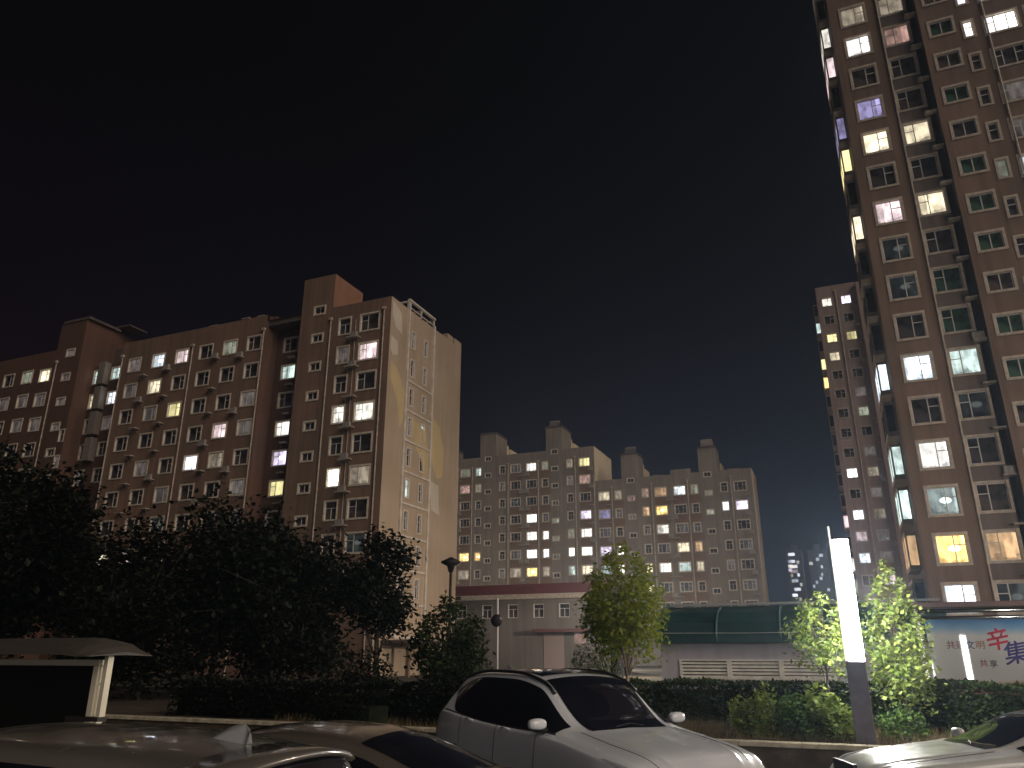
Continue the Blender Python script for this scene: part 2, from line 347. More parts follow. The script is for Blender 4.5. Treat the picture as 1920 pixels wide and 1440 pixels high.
# ================================================================ ground
gm = pmat('soil_and_grass', (.050, .042, .026), .95, noise_amt=.5, nscale=.8, bump=.6, bscale=3)
g = MB(); g.quad((-900, -200, -.03), (900, -200, -.03), (900, 1500, -.03), (-900, 1500, -.03))
tag(mk('ground', g, gm), 'dark ground of the estate', None, kind='structure')
asph = pmat('asphalt', (.052, .047, .042), .75, noise_amt=.35, nscale=5, bump=.5, bscale=120)
g = MB(); g.quad((-60, -60, 0), (60, -60, 0), (60, 14.62, 0), (-60, 14.62, 0))
tag(mk('road', g, asph), 'asphalt parking lane', None, kind='structure')
kb = pmat('painted_kerb', (.50, .45, .33), .8, noise_amt=.25, nscale=6, bump=.3)
g = MB()
x = -40
while x < 40: g.box(x+.003, x+.997, 14.56, 14.80, .375, .455); x += 1.0
ko = mk('kerb', g, kb); tag(ko, kind='structure'); bevel(ko, .012)
g = MB(); g.box(-40, 40, 14.60, 14.779, -.02, .374)
tag(mk('planter_wall', g, pmat('planter_wall_face', (.085, .062, .042), .9, noise_amt=.4, nscale=3, bump=.5)), 'low brown retaining wall under the pale kerb', 'wall')
soil = pmat('planting_soil', (.055, .038, .022), .95, noise_amt=.5, nscale=3, bump=.8, bscale=20)
g = MB(); nx, ny = 160, 30
for j in range(ny+1):
    for i in range(nx+1):
        X = -40+80*i/nx; Y = 14.78+13*j/ny
        g.v.append((X, Y, .41+.05*noise.noise((X*.8, Y*.8, 0))))
for j in range(ny):
    for i in range(nx): a = j*(nx+1)+i; g.f.append((a, a+1, a+nx+2, a+nx+1))
tag(mk('flower_bed_soil', g, soil, smooth=True), kind='structure')
# ================================================================ left slab, near half (with the tan gable)
KA = (1.62, 1.42, .13, 'R', 'trim'); KAL = (1.62, 1.42, .13, 'L', 'trim'); KA0 = (1.95, 1.62, .15, 'L', 'trim')
KAN = (1.25, 1.60, .13, 'N', 'trim'); KAS = (1.15, .72, .16, 'S', 'trim'); KAG = (.62, 1.65, .12, 'G', 'trimw')
A = empty('apartment_block', (-58, 62, 0), 0, 'eleven storey brown apartment block with patchy tan gable end, left of centre', 'apartment building', GP)
def inv(p): return (-58, -62, 0) if p is A else None
# children are written in world metres, so every building root carries its own origin through this offset
def rooted(root):
    off = Matrix.Translation(-Vector(root.location))
    for ch in root.children: ch.location = Vector(ch.location) - Vector(root.location)
YA = 56.2; ZA = 31.43
top = 33.68
facade(A, -42.56, -35.92, 0, top, YA, [(-41.02, KAN, '.d.w.W...', ZA), (-38.22, KA0, '.p.w.c.l.', ZA)], M['wallA'], 0)
facade(A, -46.3, -42.56, 0, 37.35, YA, [(-44.13, KAS, '.........', 33.65)], M['wallA'], 0)
facade(A, -70.3, -50.5, 0, 34.3, YA, [
    (-68.2, KA, 'dd.....m', ZA), (-64.75, KA, 'bmd.d..p', ZA), (-61.45, KA, 'p.y..dl.', ZA),
    (-58.18, KA, '....B.. ', ZA), (-54.99, KA, 'n..pc...', ZA), (-51.9, KAL, '..dd.dd.', ZA)], M['wallA'], 0)
facade(A, -50.5, -46.3, 0, 33.6, 58.0, [(-48.75, KAL, '.t.WVy.', ZA)], M['wallA_shade'], 0)
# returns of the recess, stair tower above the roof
mb = MB(); mb.quad((-50.5, YA, 0), (-50.5, 58, 0), (-50.5, 58, 34.3), (-50.5, YA, 34.3)); mk('recess_return', mb, M['wallA_shade'], A)
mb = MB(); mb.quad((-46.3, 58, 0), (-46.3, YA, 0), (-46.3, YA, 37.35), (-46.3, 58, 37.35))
mk('recess_return', mb, M['wallA_shade'], A)
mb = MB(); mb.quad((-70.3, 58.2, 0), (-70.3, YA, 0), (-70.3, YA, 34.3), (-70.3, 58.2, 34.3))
mk('recess_return', mb, M['wallA_shade'], A)
mb = MB()  # stair tower sides above the roof
mb.quad((-42.56, YA, top-.01), (-42.56, 61.0, top-.01), (-42.56, 61.0, 37.35), (-42.56, YA, 37.35)); mb.quad((-46.3, 61, 30), (-46.3, YA, 30), (-46.3, YA, 37.35), (-46.3, 61, 37.35))
mb.quad((-42.56, 61, 30), (-46.3, 61, 30), (-46.3, 61, 37.35), (-42.56, 61, 37.35)); mb.quad((-46.3, YA, 37.35), (-42.56, YA, 37.35), (-42.56, 61, 37.35), (-46.3, 61, 37.35))
mk('stair_tower', mb, pmat('tower_render', (.33, .17, .105), .9, noise_amt=.12, nscale=.7), A)
# gable end: plane x = XG, narrow windows in two columns between white bands
XG = -35.92; Y0, Y1 = YA, 69.2
holes = []; gz = [30.75 - 2.93*k for k in range(9)]
gl = {(3, 1): 't', (5, 0): 't', (0, 1): 'd', (1, 1): 'd'}
for k, z in enumerate(gz):
    for c, yy in enumerate((60.5, 63.0)):
        holes.append((yy-.43, yy+.43, z-.945, z+.945))
        window(A, XG, z, KAG, gl.get((k, c), '.' if (k+c) % 3 else 'd'), rotz=R(90), y=yy)
def flip(mb, x):   # panel drawn in (y, z) -> the plane x
    mb.v = [(x, v[0], v[2]) for v in mb.v]; return mb
mk('gable_wall', flip(wall_panel(Y0, Y1, 0, 33.68, holes), XG), M['gable'], A)
mb = MB()
mb.box(XG+.004, XG+.16, 59.33, 59.58, 3.0, 34.4); mb.box(XG+.004, XG+.16, 64.40, 64.68, 3.0, 33.9)
for k in range(2, 10):
    z = 30.75-2.93*k+1.42; mb.box(XG+.004, XG+.10, 59.58, 64.40, z, z+.17)
mb.box(XG+.004, XG+.14, 59.58, 64.40, 3.0, 3.2)
mk('white_trim', mb, M['trimw'], A)
mb = MB()   # open frame over the gable strip
for yy in (59.33, 61.85, 64.5): mb.box(XG-2.6, XG+.0, yy, yy+.16, 34.42, 34.6); mb.box(XG-.16, XG-.0, yy, yy+.16, 33.5, 34.42)
mb.box(XG-.14, XG+.14, 59.33, 64.66, 34.6, 34.78); mb.box(XG-2.6, XG-2.42, 59.33, 64.66, 34.6, 34.78); mb.box(XG-.10, XG+.0, 59.5, 64.5, 33.95, 34.03)
mk('roof_frame', mb, M['trimw'], A)
mb = MB()
def patch(pts, mat='patch1'):
    mb = MB(); mb.poly([(XG+.003, a, b) for a, b in pts]); mk('repair_patch', mb, M[mat], A)
patch([(56.6, 27.3), (57.9, 26.9), (59.2, 25.2), (59.25, 22.4), (58.7, 21.4), (58.3, 23.4), (57.3, 24.9), (56.7, 25.6)])
patch([(60.9, 23.0), (63.8, 22.2), (64.3, 20.2), (64.3, 17.9), (63.5, 17.6), (62.9, 19.4), (61.4, 20.6)])
patch([(64.75, 24.3), (66.4, 23.5), (67.5, 21.2), (67.4, 18.6), (66.2, 18.1), (65.2, 19.5), (64.75, 20.4)])
patch([(56.5, 33.4), (58.1, 32.7), (58.4, 30.6), (57.2, 30.9), (56.5, 31.9)], 'patch2')
patch([(56.5, 29.8), (57.6, 29.6), (57.8, 28.3), (56.9, 28.0), (56.4, 28.5)], 'patch2')
patch([(64.8, 17.7), (66.6, 17.5), (66.9, 14.6), (65.3, 14.9)], 'patch2')
shell(A, -70.3, XG, YA, 69.2, 33.68, M['wallA_shade'], right=False)
bm_ = MB(); bm_.box(-43, XG-.01, 69.22, 70.9, 0, 34.4); bm_.box(-41, XG-.01, 67.6, 68.9, 33.7, 34.35); mk('rear_bay', bm_, M['gable'], A)
mb = MB(); mb.box(-70.3, -50.5, YA+.01, YA+.25, 33.69, 34.3); mb.box(-56.2, -50.5, YA+1.2, YA+5, 33.7, 34.7); mk('parapet', mb, M['wallA_shade'], A)
roof_clutter(A, [(-59.2, 58.2, 34.3, .9, .8, .8), (-55.3, 58.6, 34.6, .7, .7, .9), (-52.9, 58.2, 34.7, .6, .6, .5)])
for x, z1 in ((-36.62, 32.4), (-42.62, 32.3), (-50.75, 32.6), (-60.0, 32.3), (-70.1, 32.6)): downpipe(A, x, YA, 0, z1)
for k in range(8):
    z = ZA-2.95*k-1.45; ac_ledge(A, -39.75, YA, z, k not in (2, 7), 1.25)
    if k < 7:
        if k % 2 == 0: ac_ledge(A, -53.4, YA, z+.05, True, .9)
        ac_ledge(A, -56.6, YA, z+(.05 if k % 2 else .4), k in (0, 3, 5), .9); ac_ledge(A, -63.1, YA, z+.1, k in (0, 4), .9); ac_ledge(A, -66.4, YA, z-.1, k == 1, .9)
        ac_ledge(A, -48.2, 58.0, z-.1, False, .8)
mb = MB(); mb.tube([(-39.75, YA-.05, 6), (-39.75, YA-.05, 31.9)], .035, 6); mk('cable_duct', mb, M['pipe'], A)
rooted(A)
# ================================================================ left slab, far half
A2 = empty('apartment_block', (-84, 62, 0), 0, 'dark far end of the brown slab at the left edge, half behind tall trees', 'apartment building', GP)
facade(A2, -81.2, -77.0, 0, 38.4, YA, [(-78.8, KAS, 'dddd..', 34.5), (-77.55, (.7, 1.3, .1, 'G', 'trim'), '  .d ', 30.4)], M['wallA_shade'], 0)
facade(A2, -104, -81.2, 0, 35.2, YA, [(-82.4, KA, 'mdd..', 32.2), (-85.4, KA, 'ndd..', 32.4), (-88.6, KA, '.d...', 32.4), (-92, KA, '.d...', 32.4), (-96, KA, '.....', 32.4)], M['wallA_shade'], 0)
facade(A2, -77.0, -70.35, 0, 33.2, 58.2, [(-76.2, KAN, 'tm..d', 32.2-.4), (-73.2, KAL, 'tBd..', 31.9)], M['wallA_shade'], 0)
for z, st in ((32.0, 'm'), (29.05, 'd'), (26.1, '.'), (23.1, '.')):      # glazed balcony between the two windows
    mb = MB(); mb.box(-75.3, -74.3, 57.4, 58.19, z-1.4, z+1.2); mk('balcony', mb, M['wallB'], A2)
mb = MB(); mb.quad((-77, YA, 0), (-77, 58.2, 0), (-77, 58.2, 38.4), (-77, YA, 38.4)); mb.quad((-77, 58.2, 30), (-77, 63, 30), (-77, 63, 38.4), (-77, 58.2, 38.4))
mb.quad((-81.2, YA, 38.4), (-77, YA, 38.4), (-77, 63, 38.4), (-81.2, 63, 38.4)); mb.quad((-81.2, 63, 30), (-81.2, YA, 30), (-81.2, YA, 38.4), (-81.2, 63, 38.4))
mk('stair_tower', mb, M['wallA_shade'], A2)
shell(A2, -104, -70.4, 58.21, 69.2, 33.2, M['wallA_shade'])
mb = MB(); mb.box(-80.8, -76.6, YA-.1, 60.5, 38.41, 38.7); mb.box(-77.6, -75.0, 60.2, 62.8, 38.9, 39.05); mb.box(-76.9, -72.0, 60.5, 62.5, 33.2, 36.2)
mk('roof_slab', mb, M['roof'], A2)
for x, z1 in ((-80.7, 33.5), (-70.4, 32.6)): downpipe(A2, x, YA if x < -77 else 58.2, 0, z1)
rooted(A2)
# ================================================================ middle blocks
YB = 121.0
KT = (1.75, 1.35, .12, 'T', 'trim'); KTN = (.95, 1.35, .12, 'N', 'trim'); KBS = (1.05, .68, .12, 'S', 'trim')
B = empty('apartment_block', (-55, 126, 0), 0, 'taller grey brown apartment block in the middle distance with cream upper gable', 'apartment building', GP)
ZB = 32.15; n8 = 8
facade(B, -78, -35.96, 0, 34.75, YB, [
    (-62.55, KTN, '.vyB..w.', ZB), (-59.85, KT, 'nP...oc.', ZB), (-57.3, KTN, 'tc...o..', ZB), (-55.45, KBS, '........', 34.35),
    (-52.7, KTN, '.d....d.', ZB), (-50.2, KT, 'd.l..dc.', ZB), (-47.27, KT, 'W..WWBoc', ZB),
    (-44.75, KTN, 'n..dWBcc', ZB), (-42.98, KBS, '...dnnd.', 34.45-.0), (-40.3, KTN, 'cd..nWtw', ZB), (-37.7, KT, 'yP.VWWmm', ZB)], M['wallB'], 0)
for (x0, x1, z1) in ((-57.0, -53.97, 38.9), (-44.5, -41.57, 38.8), (-66.3, -62.9, 37.2)):
    tower_top(B, x0, x1, YB-.02, 126, 34.76, z1, M['wallB'])
    mb = MB(); mb.box(x1-2.2, x1-.3, 126.02, 127.5, 34.2, z1-.8); mb.box(x1-2, x1+.02, 127.52, 133, 34.2, z1-1.4); mk('machine_room', mb, M['gableB'], B)
    mb = MB(); mb.box(x0-.1, x1+.15, YB-.2, 126.1, z1, z1+.2); mk('roof_slab', mb, M['roof'], B)
solar_heater(B, -43.3, 122, 39.0); solar_heater(B, -50.5, 126, 34.3); solar_heater(B, -39, 125, 34.3); solar_heater(B, -37.6, 127.5, 34.3); solar_heater(B, -53, 130, 34.3)
shell(B, -78, -35.96, YB, 131.7, 34.75, M['gableB'])
for x, z1 in ((-61.3, 33), (-58.5, 32.9), (-51.57, 33), (-46.0, 33), (-39.35, 33.1), (-36.1, 29.5)): downpipe(B, x, YB, 8, z1, .09)
for k in range(8):
    z = ZB-2.953*k-1.45
    for x in (-60.9, -49.0, -48.0, -36.6): ac_ledge(B, x, YB, z, random.random() < .6, .9)
mb = MB(); mb.box(-.95, .95, -.03, -.003, -.62, .60); spm = mb.mesh('spandrel'); spm.materials.append(M['wallA'])
for x in (-59.85, -47.27, -50.2, -37.7, -44.75, -62.55):      # darker panels between the windows of a stack
    for k in range(8): mk('spandrel', spm, None, B, loc=(x, YB, ZB-2.953*k-1.48))
rooted(B)
B2 = empty('apartment_block', (-23, 125, 0), 0, 'lower apartment block right of the middle one, behind the lit street tree', 'apartment building', GP)
ZB2 = 26.1
facade(B2, -35.94, -11.0, 0, 28.75, YB, [
    (-34.5, KT, 'mvdVtnnd', ZB2), (-32.1, KTN, 'cd.WWn..', ZB2), (-29.95, KBS, '.Pd..d..', 28.35), (-27.65, KTN, 'POd.mm..', ZB2), (-25.15, KT, 'OowdWd..', ZB2),
    (-22.15, KT, 'b.dmtd..', ZB2), (-19.8, KTN, 'n.dOm...', ZB2), (-17.65, KBS, '.nn.....', 28.3), (-15.27, KTN, '.B..d...', ZB2), (-12.85, KT, '.V.d.d..', ZB2)], M['wallB'], 0)
for (x0, x1, z1) in ((-31.4, -28.66, 32.7), (-18.9, -16.14, 32.6)):
    tower_top(B2, x0, x1, YB-.02, 125, 28.76, z1, M['wallB'])
    mb = MB(); mb.box(x1-2, x1-.2, 125.02, 126.6, 28.2, z1-.7); mb.box(x1-1.9, x1+.02, 126.62, 129.5, 28.2, z1-1.4); mk('machine_room', mb, M['gableB'], B2)
    mb = MB(); mb.box(x0-.1, x1+.15, YB-.2, 125.1, z1, z1+.2); mk('roof_slab', mb, M['roof'], B2)
mb = MB(); mb.box(-18.3, -16.6, 121.2, 122.8, 32.82, 34.0); mk('water_tank', mb, M['ac'], B2)
mb = MB(); mb.box(-23.4, -20.2, 121.02, 121.3, 28.76, 29.5); mk('parapet', mb, M['wallB'], B2)
solar_heater(B2, -30.0, 121.9, 32.9); solar_heater(B2, -26.2, 124, 28.3); solar_heater(B2, -14.0, 124, 28.3)
shell(B2, -35.94, -11.0, YB, 128.0, 28.75, M['gableB'])
for x, z1 in ((-33.15, 27.4), (-26.6, 27.4), (-20.85, 27.5), (-14.2, 27.5)): downpipe(B2, x, YB, 6, z1, .09)
for k in range(7):
    z = ZB2-2.953*k-1.45
    for x in (-33.6, -23.9, -23.0, -11.9): ac_ledge(B2, x, YB, z, random.random() < .6, .9)
for x in (-34.5, -25.15, -22.15, -19.8, -32.1):
    for k in range(7): mk('spandrel', spm, None, B2, loc=(x, YB, ZB2-2.953*k-1.48))
rooted(B2)
# ================================================================ right tower (near)
D = empty('apartment_tower', (15, 60, 0), 0, 'tall red brown apartment tower cut by the right edge, with one glowing orange window', 'apartment building', GP)
YD = 54.0
KD1 = (1.62, 1.68, .16, 'R', 'trimD'); KD2 = (1.62, 1.68, .16, 'L', 'trimD'); KDS = (1.42, 1.22, .17, 'S', 'trimD'); KDG = (.55, 1.35, .15, 'G', 'trimD'); KDT = (1.95, 1.50, .15, 'T', 'trimD')
ztD = 49.05; ST = 2.945
facade(D, 4.66, 8.06, 0, 64, YD, [(6.30, KD1, 'cW.vm.pll.b.WToB.', ztD)], M['wallD'], 0, ST)
facade(D, 8.06, 10.02, 0, 64, YD, [(9.02, KD2, 'cP..m.m.ggtl..Ol.', ztD+.03)], M['wallD2'], 0, ST)
YD2 = 53.05
facade(D, 10.42, 40, 0, 64, YD2, [(11.72, KDS, '.g.g.ggg.gg.ggggg', 47.95), (13.35, KDG, 'Vw...n...', 47.2), (15.35, KDT, 'BW.ddb...', 47.1),
    (17.9, KDT, '.m...v...', 47.1)], M['wallD'], 0, ST)
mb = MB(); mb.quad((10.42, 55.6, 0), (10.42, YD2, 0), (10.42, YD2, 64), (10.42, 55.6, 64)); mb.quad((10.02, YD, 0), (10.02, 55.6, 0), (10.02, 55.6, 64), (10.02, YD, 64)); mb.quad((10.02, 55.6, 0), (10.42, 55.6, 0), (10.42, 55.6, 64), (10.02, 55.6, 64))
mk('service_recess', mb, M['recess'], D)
mb = MB(); mb.quad((4.66, 69, 0), (4.66, YD, 0), (4.66, YD, 64), (4.66, 69, 64)); mb.quad((40, 69, 0), (4.66, 69, 0), (4.66, 69, 64), (40, 69, 64)); mb.quad((40, YD2, 0), (40, 69, 0), (40, 69, 64), (40, YD2, 64))
mk('side_wall', mb, M['wallD2'], D)
mb = MB(); mb.box(4.66, 40, 54.0, 69, 64.0, 64.4); mk('roof', mb, M['roof'], D)
for k in range(15):
    z = 47.35-ST*k; ac_ledge(D, 10.10, YD-.02, z, k in (9, 12), .85)
downpipe(D, 8.02, YD, 3, 63, .06); downpipe(D, 14.45, YD2, 3, 63, .07); 
side = {17: 'd', 15: 'w', 14: 'p', 12: 'v', 11: 'y', 9: 'm', 5: 'b', 1: 'O', 3: 't', 2: 't'}
for k in range(18):                                   # stack of projecting glazed bays on the west side
    z = 5.1+ST*(k-0) - .0; s = side.get(k, '.')
    mb = MB(); x0, x1, y0, y1 = 3.98, 4.655, 56.0, 59.4
    mb.box(x0, x1, y0, y1, z-1.25, z-.98); mb.box(x0, x1, y0, y1, z+.95, z+1.15)
    for (a, b) in ((y0, y0+.1), (y1-.1, y1), ((y0+y1)/2-.05, (y0+y1)/2+.05)): mb.box(x0, x0+.1, a, b, z-.98, z+.95)
    mb.box(x1-.07, x1, y0, y0+.1, z-.98, z+.95)
    mb.box(x0+.1, x1-.07, y0+.01, y0+.05, z-.98, z-.92)
    bay = mk('bay_window', mb, M['trimD'], D)
    pn = MB(); pn.quad((x0+.1, y0+.04, z-.92), (x1-.07, y0+.04, z-.92), (x1-.07, y0+.04, z+.95), (x0+.1, y0+.04, z+.95))
    pn.quad((x0+.04, y1-.1, z-.98), (x0+.04, y0+.1, z-.98), (x0+.04, y0+.1, z+.95), (x0+.04, y1-.1, z+.95))
    p = mk('pane', pn, LIT.get(s, DK[0]), bay)
rooted(D)
# ================================================================ right tower (farther)
C_ = empty('apartment_tower', (7, 122, 0), 0, 'slim farther apartment tower just left of the near tower, behind the glowing lamp column', 'apartment building', GP)
YC = 117.0; KC = (1.35, 1.30, .14, 'R', 'trimD'); KCL = (1.35, 1.30, .14, 'L', 'trimD'); ztC = 52.45
facade(C_, 1.62, 4.35, 0, 55.1, YC, [(3.02, KC, 'w.ym.....B.BpbdwW.', ztC)], M['wallC'], 0)
facade(C_, 4.35, 7.3, 0, 55.1, YC, [(5.75, KCL, 'V.y..dn.dcdcddpmw.', ztC)], M['wallC'], 0)
facade(C_, 7.3, 24, 0, 54.7, YC-.8, [(9.0, KDS, '..d....d..d..d....', ztC)], M['wallC'], 0)
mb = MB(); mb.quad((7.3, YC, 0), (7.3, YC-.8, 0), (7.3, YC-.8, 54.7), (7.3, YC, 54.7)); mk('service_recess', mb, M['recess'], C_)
shell(C_, 1.62, 24, YC, 130, 54.6, M['wallC'])
downpipe(C_, 4.36, YC, 3, 54, .08)
cs = {17: 't', 15: 'y', 14: 'o', 7: 'p', 5: 'w', 4: 'n'}
for k in range(3, 19):
    z = 1.6+2.953*(k-1)+.0; s = cs.get(k-0, '.')
    mb = MB(); x0, x1, y0, y1 = 1.0, 1.615, 118.0, 121.0
    mb.box(x0, x1, y0, y1, z-1.1, z-.85); mb.box(x0, x1, y0, y1, z+.75, z+.95); mb.box(x0, x0+.08, y0, y0+.08, z-.85, z+.75); mb.box(x0, x0+.08, y1-.08, y1, z-.85, z+.75)
    bay = mk('bay_window', mb, M['trimD'], C_)
    pn = MB(); pn.quad((x0+.08, y0+.04, z-.85), (x1, y0+.04, z-.85), (x1, y0+.04, z+.75), (x0+.08, y0+.04, z+.75)); pn.quad((x0+.04, y1-.08, z-.85), (x0+.04, y0+.08, z-.85), (x0+.04, y0+.08, z+.75), (x0+.04, y1-.08, z+.75))
    mk('pane', pn, LIT.get(s, DK[0]), bay)
for k in range(15): ac_ledge(C_, 6.95, YC, 51.0-2.953*k, k % 3 == 0, .6)
rooted(C_)
# ================================================================ distant towers on the skyline
tw = pmat('far_tower_wall', (.16, .17, .21), .9)
def far_tower(x0, x1, y, h, label, lights):
    r = empty('distant_tower', ((x0+x1)/2, y, 0), 0, label, 'tower block', 'towers on the skyline')
    mb = MB(); mb.box(x0, x1, y, y+14, 0, h); mb.box((x0+x1)/2-1.5, (x0+x1)/2+1.5, y+3, y+8, h, h+3); mk('wall', mb, tw, r)
    for (x, z, w, st) in lights:
        f = MB(); f.box(x-w/2-.1, x+w/2+.1, y-.12, y-.02, z-.85, z+.85); fo = mk('window', f, M['sash'], r)
        q = MB(); q.quad((x-w/2, y-.14, z-.7), (x+w/2, y-.14, z-.7), (x+w/2, y-.14, z+.7), (x-w/2, y-.14, z+.7)); mk('pane', q, LIT[st], fo)
    rooted(r)
rr = random.Random(3)
far_tower(-25.5, -18.2, 420, 51, 'distant tower with rows of tiny white windows, at the skyline gap',
    [(x, z, w, s) for (x, z, w, s) in [(-22.9, 49, 3, 'B'), (-23.6, 45.5, 2, 'V'), (-22.4, 45.5, 1.6, 'B'), (-23.9, 43.2, 2.2, 'W'), (-24.3, 41.3, 1.6, 'V'), (-22.6, 42.9, 3, 'W'), (-21.2, 43, 1, 'B'), (-22.6, 40.6, 3.2, 'p'),
     (-20.6, 38.8, 1, 'B'), (-23.8, 38.6, 1, 'w'), (-22.6, 36, 3, 'b'), (-21.9, 31.8, 3, 'B'), (-19.9, 34, 1, 'w'), (-20.2, 45, 1.2, 'w'), (-24.4, 35, 1, 'd'), (-23.4, 29, 2.4, 'B'), (-21, 27, 1.2, 'w')]])
far_tower(-15.6, -6.2, 430, 52, 'dim distant tower immediately left of the glowing lamp column',
    [(rr.uniform(-14.8, -7), 30+1.9*k, rr.uniform(.8, 1.8), rr.choice('dwwbB')) for k in range(11)])
# ================================================================ low service building with maroon fascia
W = empty('service_building', (-33, 78, 0), 0, 'low grey building with a maroon fascia band in front of the middle block', 'building')
YW = 75.0; KW = (1.05, 1.30, .02, 'N', 'sash')
mwall = stucco('grey_low_render', (.165, .15, .135), (.205, .185, .168), vary=.2)
facade(W, -46, -21.5, 0, 6.95, YW, [(-31.41, KW, '.', 5.85), (-28.63, KW, '.', 5.85), (-25.9, KW, '.', 5.85), (-34.3, KW, '.', 5.85), (-37.2, KW, '.', 5.85)], mwall, 0)
mb = MB(); mb.box(-46.3, -21.2, 74.3, 83, 7.45, 8.42); mk('fascia', mb, pmat('maroon_fascia', (.115, .028, .028), .6, noise_amt=.15, nscale=2), W)
mb = MB(); mb.box(-46.6, -20.9, 74.0, 75.3, 6.96, 7.44); mk('cornice', mb, M['ledge'], W)
mb = MB(); mb.box(-46, -21.5, 75.31, 83, 0, 7.44); mk('rear_wall', mb, mwall, W)
mb = MB(); mb.box(-28.6, -22.5, 73.0, 74.98, 3.75, 4.05); mk('porch_slab', mb, pmat('maroon_slab', (.12, .05, .045), .7), W)
mb = MB(); mb.box(-28.1, -26.0, 74.9, 74.985, .3, 3.7); mk('door', mb, pmat('pink_door', (.34, .27, .26), .6), W)
mb = MB(); mb.box(-24.95, -23.75, 74.9, 74.985, 3.25-.55, 4.2-.5); wf = mk('window', mb, M['ledge'], W)
mb = MB(); mb.quad((-24.85, 74.88, 2.85), (-23.85, 74.88, 2.85), (-23.85, 74.88, 3.6), (-24.85, 74.88, 3.6)); mk('pane', mb, LIT['P'], wf)
rooted(W)
# ground-floor porch of the left block
Pq = empty('entrance_porch', (-35, 60, 0), 0, 'small porch with pale columns below the tan gable end', 'porch')
mb = MB(); mb.box(-36.4, -33.2, 57.4, 65.4, 2.6, 2.85); mk('roof', mb, M['roof'], Pq)
for yy in (57.8, 60.2, 62.6, 65.0):
    mb = MB(); mb.box(-33.6, -33.3, yy-.15, yy+.15, 0, 2.59); mk('column', mb, M['wallA'], Pq)
rooted(Pq)
# ================================================================ green-roofed ramp house with white louvres
G = empty('ramp_house', (-2.8, 28, 0), 0, 'low grey house with a dark green panel roof and white louvre vents', 'building')
gw = stucco('cement_render', (.50, .46, .49), (.57, .53, .56), vary=.18)
V0, V1 = -5.15, -.55
mb = wall_panel(-5.72, 2.6, .2, 2.23, [(V0, V1, 1.08, 1.66)], 26.0)
mk('front_wall', mb, gw, G)
mb = MB(); mb.quad((-5.72, 34, .2), (-5.72, 26, .2), (-5.72, 26, 2.23), (-5.72, 34, 2.23)); mb.quad((2.6, 26, .2), (2.6, 34, .2), (2.6, 34, 2.23), (2.6, 26, 2.23)); mb.quad((2.6, 34, .2), (-5.72, 34, .2), (-5.72, 34, 2.23), (2.6, 34, 2.23)); mk('side_wall', mb, gw, G)
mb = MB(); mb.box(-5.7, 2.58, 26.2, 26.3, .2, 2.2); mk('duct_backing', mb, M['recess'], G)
lv = pmat('white_louvre', (.86, .82, .72), .55, noise_amt=.12, nscale=4)
nb = 3; bw = (V1-V0)/nb
for i in range(nb):
    a, b = V0+i*bw, V0+(i+1)*bw; mb = MB()
    mb.box(a+.001, a+.07, 25.95, 26.08, 1.08, 1.66); mb.box(b-.07, b-.001, 25.95, 26.08, 1.08, 1.66); mb.box(a+.07, b-.07, 25.955, 26.08, 1.61, 1.66); mb.box(a+.07, b-.07, 25.955, 26.08, 1.08, 1.12)
    for k in range(5):
        z = 1.125+.098*k; mb.v += [(a+.07, 25.965, z), (b-.07, 25.965, z), (b-.07, 26.03, z+.060), (a+.07, 26.03, z+.060), (a+.07, 25.965, z+.012), (b-.07, 25.965, z+.012), (b-.07, 26.03, z+.072), (a+.07, 26.03, z+.072)]
        n = len(mb.v)-8
        for q in ((0,3,2,1),(4,5,6,7),(0,1,5,4),(1,2,6,5),(2,3,7,6),(3,0,4,7)): mb.f.append(tuple(n+i_ for i_ in q))
    mk('louvre_vent', mb, lv, G)
gr = pmat('green_panel', (.014, .050, .044), .45, noise_amt=.3, nscale=1.2)
prof = [(25.7, 2.14), (25.72, 2.36), (25.95, 2.75), (26.5, 3.1), (27.4, 3.3), (28.6, 3.38), (30, 3.3), (33, 2.9), (34.2, 2.2)]
mb = MB(); xs = [-5.8+i*.6 for i in range(15)]
for i, X in enumerate(xs):
    for (y, z) in prof: mb.v.append((X, y, z))
for i in range(len(xs)-1):
    for j in range(len(prof)-1): a = i*len(prof)+j; mb.f.append((a, a+len(prof), a+len(prof)+1, a+1))
mb.f.append(tuple(range(len(prof)))); mb.f.append(tuple(reversed(range((len(xs)-1)*len(prof), len(xs)*len(prof)))))
mk('roof', mb, gr, G)
rib = pmat('roof_rib', (.03, .085, .075), .5)
for X in (-5.8, -3.9, -2.0, -.1, 1.8):
    mb = MB(); mb.tube([(X, y-.02, z+.03) for (y, z) in prof], .04, 6); mk('rib', mb, rib, G, smooth=True)
mb = MB(); mb.tube([(-5.85, 25.66, 2.45), (-3, 25.66, 2.43), (0, 25.66, 2.45), (2.6, 25.66, 2.43)], .007, 5); mk('wire', mb, M['trimw'], G)
mb = MB(); mb.box(-5.6, 2.6, 27.3, 27.5, 3.35, 3.42); mk('ridge_cap', mb, pmat('ridge_metal', (.35, .36, .35), .5), G)
rooted(G)
